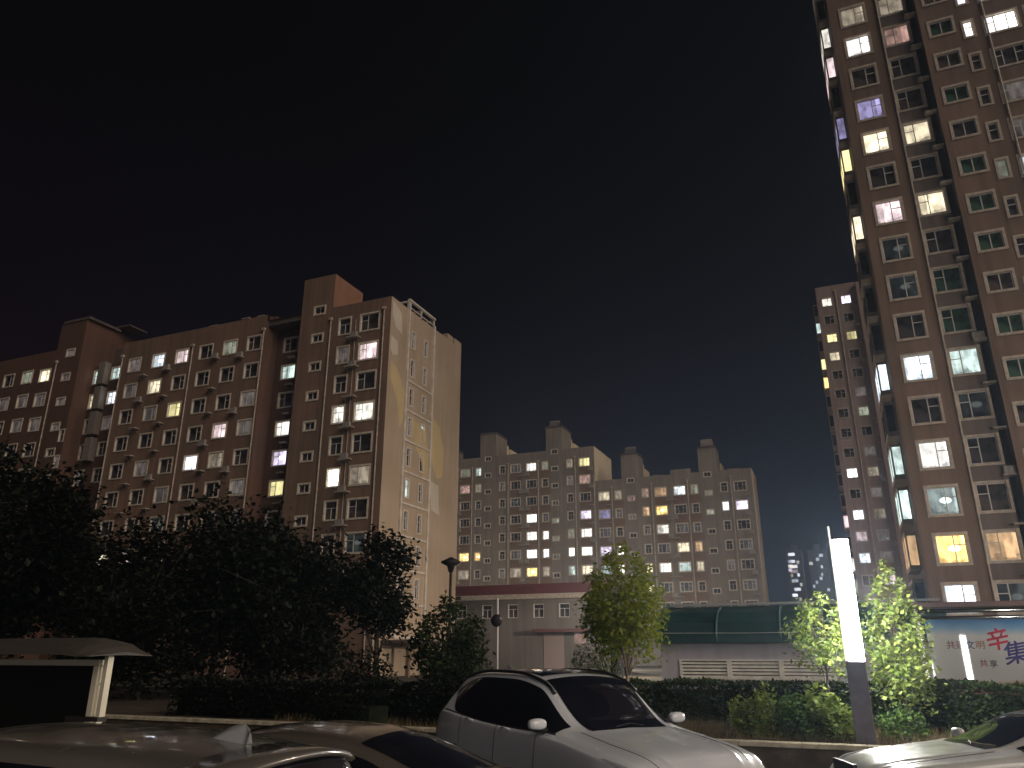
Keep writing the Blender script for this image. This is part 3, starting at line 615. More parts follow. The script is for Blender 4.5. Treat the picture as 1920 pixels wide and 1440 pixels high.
# ================================================================ lamp columns
post = pmat('dark_post_paint', (.13, .115, .145), .45, noise_amt=.15, nscale=6, coat=.2)
def ledmat(s):
    m = pmat('led_panel_%d' % int(s*10), (.9, .9, .9), .4, emis=(1, .98, .93), es=s); return m
LED = ledmat(130.0); LEDS = ledmat(95.0); LEDW = ledmat(16.0)
def lamp_column(x, y, z0, label, w=.31, d=.26, led=LED):
    r = empty('lamp_column', (x, y, z0), 0, label, 'street lamp', 'square lamp columns')
    top_ = 3.76-z0; zl = 1.72-z0
    p = MB(); p.box(-w/2, w/2, -d/2, d/2, 0, zl-.004); po = mk('post', p, post, r); bevel(po, .012)
    b = MB(); b.box(-w/2-.09, w/2+.09, -d/2-.09, d/2+.09, 0, .05); b.box(-w/2-.03, w/2+.03, -d/2-.03, d/2+.03, .05, .13); mk('base_plate', b, post, r)
    for (a, c) in ((-1, -1), (1, -1), (-1, 1), (1, 1)):
        pass
    l = MB(); l.box(-w/2+.065, w/2-.004, -d/2+.003, d/2-.003, zl, top_); mk('light_panel', l, led, r)
    s = MB(); s.box(-w/2, -w/2+.032, -d/2-.004, -d/2+.03, zl, top_+.24); mk('edge_fin', s, pmat('pale_fin', (.55, .52, .45), .4, emis=(1, .95, .85), es=1.0), r)
    q = MB(); q.box(-w/2+.033, -w/2+.064, -d/2+.02, d/2-.01, zl, top_+.02); mk('spine', q, post, r)
    c = MB(); c.box(-w/2+.066, w/2, -d/2, d/2, top_+.001, top_+.025); mk('cap', c, post, r)
    return r
lamp_column(0.0, 15.15, .0, 'glowing white square lamp column at the kerb, between two lit young trees')
lamp_column(4.97, -5.0, .0, 'lamp column behind the camera, mirrored in the notice board', led=LEDS)
lamp_column(5.9, -38.0, .0, 'farther lamp column behind the camera, small in the notice board glass', led=LEDS)
lamp_column(-16.5, -7.0, .0, 'lamp column far behind the camera to the left, lighting the notice case', led=LEDW)
def fill_mast(x, y, h, P, label, spot=None):  # fill lamp on a pole, added out of sight to brighten the lower walls
    r = empty('added_fill_lamp', (x, y, 0), 0, label, 'street lamp', 'added unseen fill lamps')
    p = MB(); p.tube([(0, 0, 0), (0, 0, h)], [.09, .05], 10); p.tube([(0, 0, h), (0, .9, h+.25)], [.05, .04], 8); mk('pole', p, dm0, r, smooth=True)
    p = MB(); p.box(-.16, .16, .7, 1.35, h+.22, h+.30); mk('lamp_head', p, dm0, r)
    p = MB(); p.quad((-.13, .75, h+.215), (-.13, 1.3, h+.215), (.13, 1.3, h+.215), (.13, .75, h+.215)); mk('lens', p, LED, r)
    ld = bpy.data.lights.new('fill_light', 'POINT'); ld.energy = P; ld.color = (1, .84, .68); ld.shadow_soft_size = .3
    lo = bpy.data.objects.new('fill_light', ld); scn.collection.objects.link(lo); lo.parent = r; lo.location = (0, .95, h+.05)
dm0 = pmat('galvanised_pole', (.22, .22, .22), .5, metal=.5)
fill_mast(16.5, 27.5, 7.5, 9000, 'added unseen lamp outside the right edge, brightening the foot of the near tower')
fill_mast(-51, 93, 6.0, 7500, 'added unseen lamp behind the low grey building, left one, brightening the middle block')
fill_mast(-27, 93, 6.0, 7500, 'added unseen lamp behind the low grey building, right one, brightening the middle block')
fill_mast(-17.3, 64, 5.0, 4500, 'added lamp hidden behind the young yellow green tree, brightening the tan gable')
# unlit mushroom-top lantern
r = empty('garden_lantern', (-15.45, 30, 0), 0, 'dark unlit lantern with conical hat on a thin pole, by the tan gable end', 'street lamp')
dm = pmat('lantern_metal', (.02, .017, .016), .5)
p = MB(); p.tube([(0, 0, 0), (0, 0, 5.25)], [.075, .055], 10); mk('pole', p, dm, r, smooth=True)
p = MB(); p.lathe([(0, 5.75), (.10, 5.71), (.42, 5.56), (.44, 5.50), (.16, 5.36), (.10, 5.12), (.06, 5.1)], seg=24); mk('lamp_hat', p, dm, r, smooth=True)
# slim white pole with a round mirror
r = empty('mirror_post', (-10.6, 24, 0), 0, 'slim white pole with a dark round mirror, before the low grey building', 'mirror')
p = MB(); p.tube([(0, 0, .1), (0, 0, 3.55)], .035, 10); mk('pole', p, M['sash'], r, smooth=True)
p = MB(); p.lathe([(0, 0), (.17, -.01), (.20, -.05), (.20, -.07), (0, -.07)], seg=24); p.v = [(v[0], v[2]-.02, v[1]+2.85) for v in p.v]; mk('mirror', p, DK[0], r, smooth=True)
# ================================================================ notice board on the right
TL = R(1.28)
sg = empty('propaganda_board', (3.2, 20, .28), 0, 'long glazed notice board with blue top band and Chinese lettering, right edge', 'notice board')
steel = pmat('brushed_steel', (.55, .53, .50), .22, metal=1.0)
bp_ = pmat('board_print', (.56, .55, .51), .45, noise_amt=.06, nscale=1.5)
def sky_band(name):
    m = bpy.data.materials.new(name); m.use_nodes = True; t = m.node_tree; b = t.nodes['Principled BSDF']; N = t.nodes.new; L = t.links.new
    c = N('ShaderNodeTexCoord'); s = N('ShaderNodeSeparateXYZ'); L(c.outputs['Object'], s.inputs[0])
    n = N('ShaderNodeTexNoise'); n.inputs['Scale'].default_value = 1.6; n.inputs['Detail'].default_value = 3; L(c.outputs['Object'], n.inputs['Vector'])
    ml = N('ShaderNodeMath'); ml.operation = 'MULTIPLY_ADD'; ml.inputs[1].default_value = .22; L(n.outputs[0], ml.inputs[0]); L(s.outputs['Z'], ml.inputs[2])
    r = N('ShaderNodeValToRGB'); mr = N('ShaderNodeMapRange'); mr.inputs[1].default_value = .75; mr.inputs[2].default_value = 2.35; L(ml.outputs[0], mr.inputs[0]); L(mr.outputs[0], r.inputs[0])
    e = r.color_ramp.elements; e[0].position = .0; e[0].color = (.42, .15, .15, 1); e[1].position = 1; e[1].color = (.07, .20, .42, 1)
    for p_, c_ in ((.18, (.48, .22, .20)), (.24, (.56, .55, .50)), (.80, (.60, .59, .56)), (.90, (.20, .36, .52))):
        q = e.new(p_); q.color = c_+(1,)
    L(r.outputs[0], b.inputs['Base Color']); b.inputs['Roughness'].default_value = .5
    b.inputs['Coat Weight'].default_value = 1; b.inputs['Coat Roughness'].default_value = .02
    return m
bpm = sky_band('printed_board')
# local frame: board centre x from -1.62 to +4.2, z up from the bed; plane leans back by TL
bl = empty('tmp'); 
def lean(mb): mb.v = [(v[0], v[1]*math.cos(TL)+v[2]*math.sin(TL), v[2]*math.cos(TL)-v[1]*math.sin(TL)) for v in mb.v]; return mb
mb = MB(); mb.quad((-1.66, 0, .62), (4.2, 0, .62), (4.2, 0, 2.26), (-1.66, 0, 2.26)); mb.quad((-1.66, .08, .62), (-1.66, .08, 2.26), (4.2, .08, 2.26), (4.2, .08, .62)); mk('panel', lean(mb), bpm, sg)
mb = MB(); mb.box(-1.76, 4.3, -.03, .10, .52, .61); mk('bottom_rail', lean(mb), steel, sg)
mb = MB(); mb.tube([(-1.8, -.06, 2.30), (4.3, -.06, 2.30)], .040, 10); mb.tube([(-1.8, -.10, 2.44), (4.3, -.10, 2.44)], .045, 10); mk('top_tube', lean(mb), steel, sg, smooth=True)
mb = MB(); mb.box(-1.9, 4.5, -.30, .42, 2.50, 2.62); o = mk('canopy', lean(mb), pmat('canopy_brown', (.13, .075, .06), .5), sg); bevel(o, .02)
for X in (-1.80, 4.3):
    mb = MB(); mb.box(X-.05, X+.05, -.02, .10, -.28, 2.5); mk('post', lean(mb), steel, sg)
bpy.data.objects.remove(bl)
def glyph(ch, x, z, size, col, rot=0, shear=0, bold=0):
    cu = bpy.data.curves.new('lettering', 'FONT'); cu.body = ch; cu.size = size; cu.align_x = 'CENTER'; cu.align_y = 'CENTER'; cu.shear = shear; cu.extrude = .0015; cu.offset = 0
    t = bpy.data.objects.new('lettering', cu); scn.collection.objects.link(t)
    bpy.context.view_layer.update()
    me = bpy.data.meshes.new_from_object(t.evaluated_get(bpy.context.evaluated_depsgraph_get()))
    bpy.data.objects.remove(t)
    me.materials.clear()
    if bold:      # brush weight: the strokes repeated a little to each side
        V = [tuple(v.co) for v in me.vertices]; Fc = [tuple(p.vertices) for p in me.polygons]; nv, nf = [], []
        for q, (dx, dy) in enumerate(((0, 0), (bold, 0), (-bold, 0), (0, bold), (0, -bold), (bold*.7, bold*.7), (-bold*.7, -bold*.7))):
            nf += [tuple(i+len(nv) for i in f_) for f_ in Fc]; nv += [(v[0]+dx, v[1]+dy, v[2]+q*.0004) for v in V]
        me = bpy.data.meshes.new('lettering'); me.from_pydata(nv, [], nf)
    o = bpy.data.objects.new('lettering', me); scn.collection.objects.link(o); o.parent = sg
    me.materials.append(pmat('ink', col, .5, coat=1, coatr=.02, noise_amt=.2, nscale=6))
    o.location = (x-3.2, (z-.28)*math.sin(TL)-.004, z-.28); o.rotation_euler = (R(90)-TL, R(0), 0); 
    o.rotation_euler = (Matrix.Rotation(-TL, 3, 'X') @ Matrix.Rotation(R(90), 3, 'X') @ Matrix.Rotation(rot, 3, 'Z')).to_euler()
    return o
for ch, x, c in (('共', 1.97, (.40, .16, .15)), ('建', 2.155, (.46, .26, .30)), ('文', 2.335, (.13, .15, .34)), ('明', 2.53, (.50, .28, .14))): glyph(ch, x, 2.0, .185, tuple(v*.75 for v in c), 0, 0, .0035)
glyph('辛', 2.84, 2.09, .46, (.55, .02, .06), R(12), .25, .008)
glyph('集', 3.14, 1.82, .48, (.06, .04, .20), R(10), .2, .006)
glyph('共', 2.53, 1.63, .16, (.30, .09, .09), 0, 0, .003); glyph('享', 2.71, 1.62, .16, (.15, .11, .14), 0, 0, .003)
# ================================================================ left notice canopy
cb = empty('notice_case', (-12.2, 9, 0), 0, 'framed notice case under a dark curved canopy at the left edge', 'notice board')
fr_m = pmat('champagne_frame', (.78, .72, .56), .4, metal=.15)
prof = [(-.55, 1.83), (-.53, 1.90), (-.35, 2.0), (-.1, 2.055), (.15, 2.075), (.45, 2.03), (.62, 1.92), (.62, 1.86), (.1, 1.99), (-.3, 1.93)]
mb = MB(); n = len(prof); xs = [-2.8, -.5, .6, 1.2, 1.5, 1.75, 1.93, 2.02]; dz = [0, 0, 0, 0, -.008, -.05, -.13, -.21]
for X, q in zip(xs, dz):
    for (y, z) in prof: mb.v.append((X, y, max(z+q, 1.80 + (z-1.83)*.12) if q else z))
for i in range(len(xs)-1):
    for j in range(n): a = i*n+j; b_ = i*n+(j+1) % n; mb.f.append((a, a+n, b_+n, b_))
mb.f.append(tuple(range(n))); mb.f.append(tuple(reversed(range((len(xs)-1)*n, len(xs)*n))))
mk('canopy', mb, pmat('canopy_metal', (.07, .06, .05), .5), cb, smooth=False)
mb = MB(); mb.box(-2.6, 1.70, -.06, .06, 1.665, 1.755); mb.box(1.585, 1.70, -.06, .06, .96, 1.664); o = mk('frame', mb, fr_m, cb); bevel(o, .01)
mb = MB(); mb.box(-2.6, 1.584, -.02, .02, .2, 1.664); mk('glass_panel', mb, pmat('case_glass', (.006, .006, .006), .08), cb)
mb = MB(); mb.box(1.78, 1.86, -.05, .05, .96, 1.83); mk('post', mb, fr_m, cb); mb = MB(); mb.box(1.2, 1.87, -.08, .08, 0, .959); mk('plinth', mb, dm, cb); mb = MB(); mb.box(-2.75, -2.65, -.05, .05, 0, 1.83); mk('post', mb, fr_m, cb)
mb = MB(); mb.box(1.701, 1.779, -.015, .015, 1.40, 1.42); mk('bracket', mb, fr_m, cb)
# ================================================================ vegetation
def leafmat(name, c1, c2, trans=.35, rough=.5):
    m = bpy.data.materials.new(name); m.use_nodes = True; t = m.node_tree; N = t.nodes.new; L = t.links.new
    b = t.nodes['Principled BSDF']; o = t.nodes['Material Output']
    g = N('ShaderNodeNewGeometry'); r = N('ShaderNodeValToRGB'); L(g.outputs['Random Per Island'], r.inputs[0])
    r.color_ramp.elements[0].color = (*c1, 1); r.color_ramp.elements[1].color = (*c2, 1)
    L(r.outputs[0], b.inputs['Base Color']); b.inputs['Roughness'].default_value = rough; b.inputs['Specular IOR Level'].default_value = .2
    tr = N('ShaderNodeBsdfTranslucent'); L(r.outputs[0], tr.inputs[0]); mx = N('ShaderNodeMixShader'); mx.inputs[0].default_value = trans
    L(b.outputs[0], mx.inputs[1]); L(tr.outputs[0], mx.inputs[2]); L(mx.outputs[0], o.inputs[0]); return m
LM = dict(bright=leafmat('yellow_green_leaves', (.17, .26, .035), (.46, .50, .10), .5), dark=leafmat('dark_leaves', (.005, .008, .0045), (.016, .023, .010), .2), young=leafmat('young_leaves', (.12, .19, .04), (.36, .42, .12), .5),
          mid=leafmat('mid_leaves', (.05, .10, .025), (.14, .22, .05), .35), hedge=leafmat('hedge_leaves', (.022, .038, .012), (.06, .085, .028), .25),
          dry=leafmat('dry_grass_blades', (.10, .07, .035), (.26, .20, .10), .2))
bark = pmat('bark', (.06, .048, .036), .9, noise_amt=.4, nscale=20, bump=.8, bscale=40)
barkp = pmat('pale_bark', (.34, .27, .21), .85, noise_amt=.3, nscale=18, bump=.6, bscale=40)
def leaf(mb, p, s, rnd, droop=.3):
    """one pointed leaf folded along its midrib"""
    a = rnd.uniform(0, 2*math.pi); t = rnd.gauss(-droop, .5)
    d = Vector((math.cos(a)*math.cos(t), math.sin(a)*math.cos(t), math.sin(t)))
    w = d.cross(Vector((rnd.gauss(0, .45), rnd.gauss(0, .45), 1))).normalized()*s*.36; nrm = d.cross(w).normalized()*s*.08
    n = len(mb.v); P = Vector(p); m_ = P+d*s*.5
    mb.v += [tuple(P), tuple(m_+w+nrm), tuple(P+d*s), tuple(m_-w+nrm)]; mb.f.append((n, n+1, n+2)); mb.f.append((n, n+2, n+3))
def tree(name, x, y, z0, ztop, zlow, rad, n, ls, mat, label, cat='tree', group=None, seed=1, lumps=14, shape='round', lean_=0, bk=None, tr=.06, depth=None, twigs=True, sparse=.0):
    rnd = random.Random(seed); r = empty(name, (x, y, z0), 0, label, cat, group)
    H = ztop-z0; zl = zlow-z0; depth = depth or rad
    t = MB(); cz = (H+zl)/2; hz = (H-zl)/2
    pts = [(0, 0, 0)]; k = 6
    for i in range(1, k+1): pts.append((lean_*i/k+rnd.gauss(0, tr*.5), rnd.gauss(0, tr*.5), (zl+hz*1.3)*i/k))
    t.tube(pts, [tr*(1-.8*i/k) for i in range(k+1)], 8)
    L_ = []
    for i in range(lumps):
        if shape == 'round':
            th = rnd.uniform(0, 2*math.pi); u = rnd.uniform(-1, 1); q = rnd.uniform(.35, .85)
            c = (math.cos(th)*math.sqrt(1-u*u)*rad*q, math.sin(th)*math.sqrt(1-u*u)*depth*q, cz+u*hz*q); sr = rnd.uniform(.28, .5)*min(rad, hz)
        else:   # upright: shoots that rise and taper
            u = (i+.5)/lumps; th = i*2.4; w = (1-u)**.75*rad*.75 if shape == 'spire' else math.sin(math.pi*min(1, u*.85+.15))**.8*rad*.7
            c = (math.cos(th)*w+lean_*u, math.sin(th)*w*depth/rad, zl+(H-zl)*(.08+u*.86)); sr = rad*(.45*(1-u)+.14)
        L_.append((c, sr))
        b0 = Vector(pts[rnd.randint(2, k-1)]); cc = Vector(c); mid = (b0+cc)/2+Vector((0, 0, -.08*H*rnd.random()))
        t.tube([tuple(b0), tuple(mid), tuple(cc)], [tr*.4, tr*.26, tr*.1], 5)
        if twigs:
            for _ in range(3):
                e = cc+Vector((rnd.gauss(0, 1), rnd.gauss(0, 1), rnd.gauss(.4, .8)))*sr*.8
                t.tube([tuple(cc), tuple(e)], [tr*.1, tr*.03], 4)
    mk('trunk', t, bk or bark, r, smooth=True)
    m = MB(); tot = sum(s**2 for _, s in L_)
    for c, s in L_:
        for _ in range(int(n*s*s/tot)):
            q = abs(rnd.gauss(.75, .28)); th = rnd.uniform(0, 2*math.pi); u = rnd.uniform(-1, 1); ss = math.sqrt(1-u*u)
            leaf(m, (c[0]+math.cos(th)*ss*s*q, c[1]+math.sin(th)*ss*s*q, c[2]+u*s*q*(1.2 if shape != 'round' else 1)), ls*rnd.uniform(.6, 1.25), rnd)
    mk('crown', m, mat, r)
    return r
GD = 'dark trees in front of the left block'
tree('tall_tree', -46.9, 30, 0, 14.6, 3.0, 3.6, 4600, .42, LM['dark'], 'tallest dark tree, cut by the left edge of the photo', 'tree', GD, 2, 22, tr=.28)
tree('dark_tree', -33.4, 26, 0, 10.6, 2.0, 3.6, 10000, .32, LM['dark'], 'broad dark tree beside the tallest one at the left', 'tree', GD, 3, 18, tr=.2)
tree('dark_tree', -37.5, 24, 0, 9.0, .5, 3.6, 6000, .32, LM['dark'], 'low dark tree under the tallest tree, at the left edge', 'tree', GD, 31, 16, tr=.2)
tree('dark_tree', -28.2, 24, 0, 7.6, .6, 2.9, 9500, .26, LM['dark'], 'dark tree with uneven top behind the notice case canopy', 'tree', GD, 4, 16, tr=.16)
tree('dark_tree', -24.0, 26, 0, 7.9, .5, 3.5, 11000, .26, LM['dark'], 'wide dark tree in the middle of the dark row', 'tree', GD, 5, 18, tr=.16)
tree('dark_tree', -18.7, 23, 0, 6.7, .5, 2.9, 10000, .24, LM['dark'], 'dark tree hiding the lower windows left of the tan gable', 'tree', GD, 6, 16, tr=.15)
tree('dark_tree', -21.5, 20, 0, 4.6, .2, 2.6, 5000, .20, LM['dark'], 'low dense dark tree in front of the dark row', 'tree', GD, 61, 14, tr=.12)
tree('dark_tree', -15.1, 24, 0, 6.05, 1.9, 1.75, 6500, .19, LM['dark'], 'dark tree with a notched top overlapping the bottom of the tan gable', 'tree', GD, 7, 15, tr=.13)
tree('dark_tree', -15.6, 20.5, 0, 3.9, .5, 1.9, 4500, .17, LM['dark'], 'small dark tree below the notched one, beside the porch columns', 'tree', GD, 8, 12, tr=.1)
tree('leafy_tree', -8.75, 17, .41, 3.2, 1.25, .95, 3600, .13, LM['hedge'], 'small dim green tree behind the roof of the silver hatchback and the white car', 'tree', None, 9, 13, 'column', tr=.05)
tree('leafy_tree', -4.22, 15.9, .41, 4.12, 2.0, .84, 5200, .10, LM['bright'], 'young yellow green tree with a pale trunk behind the white parked car', 'tree', 'young trees in the planting bed', 11, 20, 'column', bk=barkp, tr=.05)
tree('leafy_tree', -5.0, 17.6, .41, 3.1, 1.7, .75, 2800, .10, LM['mid'], 'darker green tree filling in behind the young yellow green one', 'tree', None, 12, 12, 'round', tr=.05)
m = MB(); rnd = random.Random(5)     # sucker leaves at the foot of the young tree
tree('leafy_tree', -.52, 16.4, .41, 3.05, 1.62, .62, 1700, .10, LM['young'], 'brightly lit small tree touching the left side of the lamp column', 'tree', 'young trees in the planting bed', 13, 12, 'column', tr=.03)
tree('leafy_tree', .76, 16.9, .41, 3.68, .95, .60, 3300, .098, LM['young'], 'taller lit tree right of the lamp column, in front of the notice board', 'tree', 'young trees in the planting bed', 14, 26, 'column', tr=.04)
def bush(name, x, y, z0, rx, ry, h, n, ls, mat, label, seed, group=None, cat='shrub', boxy=False, lump=.25):
    rnd = random.Random(seed); r = empty(name, (x, y, z0), 0, label, cat, group); m = MB()
    for _ in range(n):
        if boxy:
            f = rnd.random(); px, py, pz = rnd.uniform(-rx, rx), rnd.uniform(-ry, ry), rnd.uniform(.02, h)
            if f < .45: pz = h-abs(rnd.gauss(0, .05))
            elif f < .9: py = -ry+abs(rnd.gauss(0, .06))
            k = 1+lump*noise.noise((px*1.6+seed, py*1.6, pz*1.6)); p = (px, py*k, pz*k)
        else:
            th = rnd.uniform(0, 2*math.pi); u = rnd.uniform(0, 1); q = 1-abs(rnd.gauss(0, .16)); ss = math.sqrt(1-u*u)
            d = (math.cos(th)*ss, math.sin(th)*ss, u); k = 1+lump*2*noise.noise((d[0]*2+seed, d[1]*2, d[2]*2))
            p = (d[0]*rx*q*k, d[1]*ry*q*k, u*h*q*k)
        leaf(m, p, ls*rnd.uniform(.6, 1.3), rnd, -.2)
    if boxy: m.box(-rx*.97, rx*.97, -ry*.55, ry*.8, .02, h*.80)
    mk('foliage', m, mat, r)
    s = MB()
    for i in range(10 if not boxy else int(rx*9)):
        a = rnd.uniform(-rx, rx)*.85; b = rnd.uniform(-ry, ry)*.6
        s.tube([(a*(.4 if not boxy else 1), b*.4, 0), (a, b, h*.7)], [.012, .005], 4)
    mk('stem', s, bark, r); return r
bush('round_shrub', -5.5, 17.6, .41, .74, .74, 1.62, 4200, .055, LM['mid'], 'rounded fine leaved shrub left of the young yellow green tree', 21, lump=.12)
bush('lit_shrub', -1.80, 15.9, .41, .40, .34, .68, 1500, .095, LM['young'], 'lit yellow green low shrub, leftmost along the kerb by the lamp', 22, 'low shrubs by the lamp', lump=.4)
bush('lit_shrub', -1.15, 15.9, .41, .42, .34, .56, 1500, .09, LM['mid'], 'mid green low shrub between the two brighter ones left of the lamp', 23, 'low shrubs by the lamp', lump=.4)
bush('lit_shrub', -.55, 15.95, .41, .38, .34, .74, 1700, .10, LM['young'], 'tallest of the low shrubs, right beside the lamp post', 24, 'low shrubs by the lamp', lump=.4)
bush('lit_shrub', .62, 16.2, .41, .36, .34, .50, 1200, .075, LM['mid'], 'low green shrub just right of the lamp post', 25, 'low shrubs by the lamp', lump=.4)
bush('hedge', -1.6, 19.3, .41, 3.4, .55, .80, 15000, .085, LM['hedge'], 'long dark clipped hedge below the white louvres', 26, None, 'hedge', True, .12)
bush('hedge', 4.3, 17.6, .41, 2.9, .6, .88, 13000, .085, LM['hedge'], 'dark clipped hedge below the notice board', 27, None, 'hedge', True, .12)
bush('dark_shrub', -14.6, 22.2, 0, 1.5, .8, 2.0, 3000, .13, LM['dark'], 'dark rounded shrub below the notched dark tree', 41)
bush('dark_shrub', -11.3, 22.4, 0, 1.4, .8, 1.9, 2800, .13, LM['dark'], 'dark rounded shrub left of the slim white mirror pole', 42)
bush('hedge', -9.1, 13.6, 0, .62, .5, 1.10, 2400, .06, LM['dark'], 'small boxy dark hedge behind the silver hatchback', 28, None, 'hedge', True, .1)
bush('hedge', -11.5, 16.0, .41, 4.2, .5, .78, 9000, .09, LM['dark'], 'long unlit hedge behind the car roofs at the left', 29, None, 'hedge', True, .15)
m = MB(); rnd = random.Random(8)
for _ in range(15000):
    X = rnd.uniform(-12, 9); Y = 14.85+abs(rnd.gauss(0, 2.2))
    if Y > 22: continue
    a = rnd.uniform(0, 6.28); h = rnd.uniform(.05, .24); w = .006; z = .40+.05*noise.noise((X*.8, Y*.8, 0)); dx, dy = rnd.gauss(0, .07), rnd.gauss(0, .07)
    m.poly([(X-w*math.cos(a), Y-w*math.sin(a), z), (X+w*math.cos(a), Y+w*math.sin(a), z), (X+dx, Y+dy, z+h)])
tag(mk('dry_grass', m, LM['dry']), 'dry brownish grass in the planting bed behind the kerb', 'grass', kind='stuff')
# ================================================================ cars
def lerp(a, b, t): return a+(b-a)*t
def curve(keys, s):
    """monotone-ish smooth interpolation through (s, v) keys"""
    if s <= keys[0][0]: return keys[0][1]
    if s >= keys[-1][0]: return keys[-1][1]
    for i in range(len(keys)-1):
        if keys[i][0] <= s <= keys[i+1][0]: break
    x0, y0 = keys[i]; x1, y1 = keys[i+1]; h = x1-x0
    def slope(j):
        if j == 0: return (keys[1][1]-keys[0][1])/(keys[1][0]-keys[0][0])
        if j == len(keys)-1: return (keys[-1][1]-keys[-2][1])/(keys[-1][0]-keys[-2][0])
        a = (keys[j][1]-keys[j-1][1])/(keys[j][0]-keys[j-1][0]); b = (keys[j+1][1]-keys[j][1])/(keys[j+1][0]-keys[j][0])
        return 0 if a*b <= 0 else 2*a*b/(a+b)
    m0, m1 = slope(i), slope(i+1); t = (s-x0)/h
    return (2*t**3-3*t*t+1)*y0+(t**3-2*t*t+t)*h*m0+(-2*t**3+3*t*t)*y1+(t**3-t*t)*h*m1
CARS = dict(
 suv=dict(L=4.62, top=[(0, .72), (.10, .84), (.35, .96), (.9, 1.04), (1.32, 1.10), (2.12, 1.585), (2.7, 1.655), (3.3, 1.66), (4.05, 1.60), (4.32, 1.50), (4.50, 1.15), (4.60, .92), (4.62, .70)],
   belt=[(0, .66), (.3, .86), (.9, .95), (1.5, 1.02), (3, 1.07), (4.2, 1.14), (4.62, .75)], wid=[(0, .60), (.10, .76), (.35, .86), (.8, .92), (3.7, .93), (4.3, .87), (4.55, .79), (4.62, .70)],
   rail=[(1.3, .70), (2.1, .60), (3.3, .60), (4.3, .53), (4.6, .5)], cowl=1.30, wtop=2.14, rtop=4.16, rbot=4.50, wx=(.87, 3.68), wr=.37, sw=(1.36, 4.12), sunroof=(2.30, 3.55), roofrail=True),
 sedan=dict(L=4.75, top=[(0, .62), (.12, .74), (.4, .83), (1.0, .93), (1.45, 1.00), (2.35, 1.395), (2.8, 1.44), (3.2, 1.42), (3.55, 1.35), (4.30, 1.07), (4.60, 1.04), (4.72, .92), (4.75, .70)],
   belt=[(0, .56), (.3, .74), (1, .84), (1.6, .90), (3, .94), (4.4, .99), (4.75, .72)], wid=[(0, .58), (.12, .72), (.4, .83), (.9, .89), (3.7, .90), (4.4, .84), (4.7, .74), (4.75, .66)],
   rail=[(1.4, .68), (2.3, .56), (3.2, .55), (4.2, .56), (4.7, .6)], cowl=1.42, wtop=2.36, rtop=3.45, rbot=4.22, wx=(.86, 3.75), wr=.33, sw=(1.55, 4.0), sunroof=None, roofrail=False),
 hatch=dict(L=4.30, top=[(0, .62), (.12, .76), (.4, .87), (.9, .96), (1.25, 1.02), (2.05, 1.43), (2.5, 1.485), (3.2, 1.475), (3.85, 1.425), (4.05, 1.39), (4.18, 1.10), (4.28, .9), (4.30, .7)],
   belt=[(0, .56), (.3, .76), (.9, .86), (1.5, .92), (3, .97), (4.0, 1.02), (4.30, .72)], wid=[(0, .58), (.12, .73), (.4, .83), (.8, .88), (3.5, .89), (4.1, .83), (4.25, .76), (4.30, .68)],
   rail=[(1.2, .68), (2.0, .57), (3.2, .57), (4.0, .52), (4.3, .5)], cowl=1.22, wtop=2.05, rtop=3.98, rbot=4.2, wx=(.84, 3.45), wr=.32, sw=(1.32, 3.8), sunroof=None, roofrail=False),
)
CARS['roadster'] = dict(CARS['sedan'], top=[(a, b*.86) for a, b in CARS['sedan']['top']], belt=[(a, b*.86) for a, b in CARS['sedan']['belt']])
CARS['coupe'] = dict(CARS['sedan'], top=[(a, b*.91) for a, b in CARS['sedan']['top']], belt=[(a, b*.91) for a, b in CARS['sedan']['belt']])
glassm = pmat('car_glass', (.008, .008, .012), .06, spec=.6, noise_amt=.3, nscale=3)
rubber = pmat('black_trim', (.012, .012, .012), .5); tyrem = pmat('tyre', (.015, .015, .015), .85); rimm = pmat('alloy', (.45, .45, .46), .3, metal=1)
white2 = pmat('white_metallic_paint', (.70, .70, .66), .28, coat=1, coatr=.03)
finm = pmat('fin_paint', (.36, .36, .37), .3, coat=1)
headm = pmat('headlight_lens', (.50, .52, .55), .15, metal=.1, coat=1); tailm = pmat('tail_light', (.28, .01, .012), .15, coat=1)
def section(C, s):
    """right half of a cross-section, sill to centre line"""
    zc = curve(C['top'], s); zb = min(curve(C['belt'], s), zc-.02); w = curve(C['wid'], s); wr = curve(C['rail'], s)
    hood = lerp(C['top'][4][1]-.01, zb+.10, min(1, max(0, (s-C['cowl'])/.8)))
    h = max(0.0, zc-max(zb, hood if s > C['cowl'] else zc)); Hm = max(k[1] for k in C['top'])-zb-.10
    g = min(1, h/ max(.01, Hm)) if s > C['cowl'] else 0
    g = g**.8 if g > 0 else 0
    zsill = .24 if .25 < s < C['L']-.2 else .32
    P = [(w*.93, zsill), (w*.985, lerp(zsill, zb, .3)), (w, lerp(zsill, zb, .62)), (w*.985, zb-.04), (w*.955, zb),
         (lerp(w*.90, w*.925, g), lerp(zb+.012+(zc-zb)*.20, zb+.015, g)), (lerp(w*.80, lerp(w*.92, wr, .55), g), lerp(zb+(zc-zb)*.45, zb+(zc-zb)*.48, g)),
         (lerp(w*.70, wr+.035, g), lerp(zb+(zc-zb)*.66, zc-.125, g)), (lerp(w*.60, wr-.02, g), lerp(zb+(zc-zb)*.78, zc-.058, g)),
         (lerp(w*.5, wr-.12, g), lerp(zb+(zc-zb)*.88, zc-.028, g)), (w*.26, zc-.008), (0, zc)]
    return P
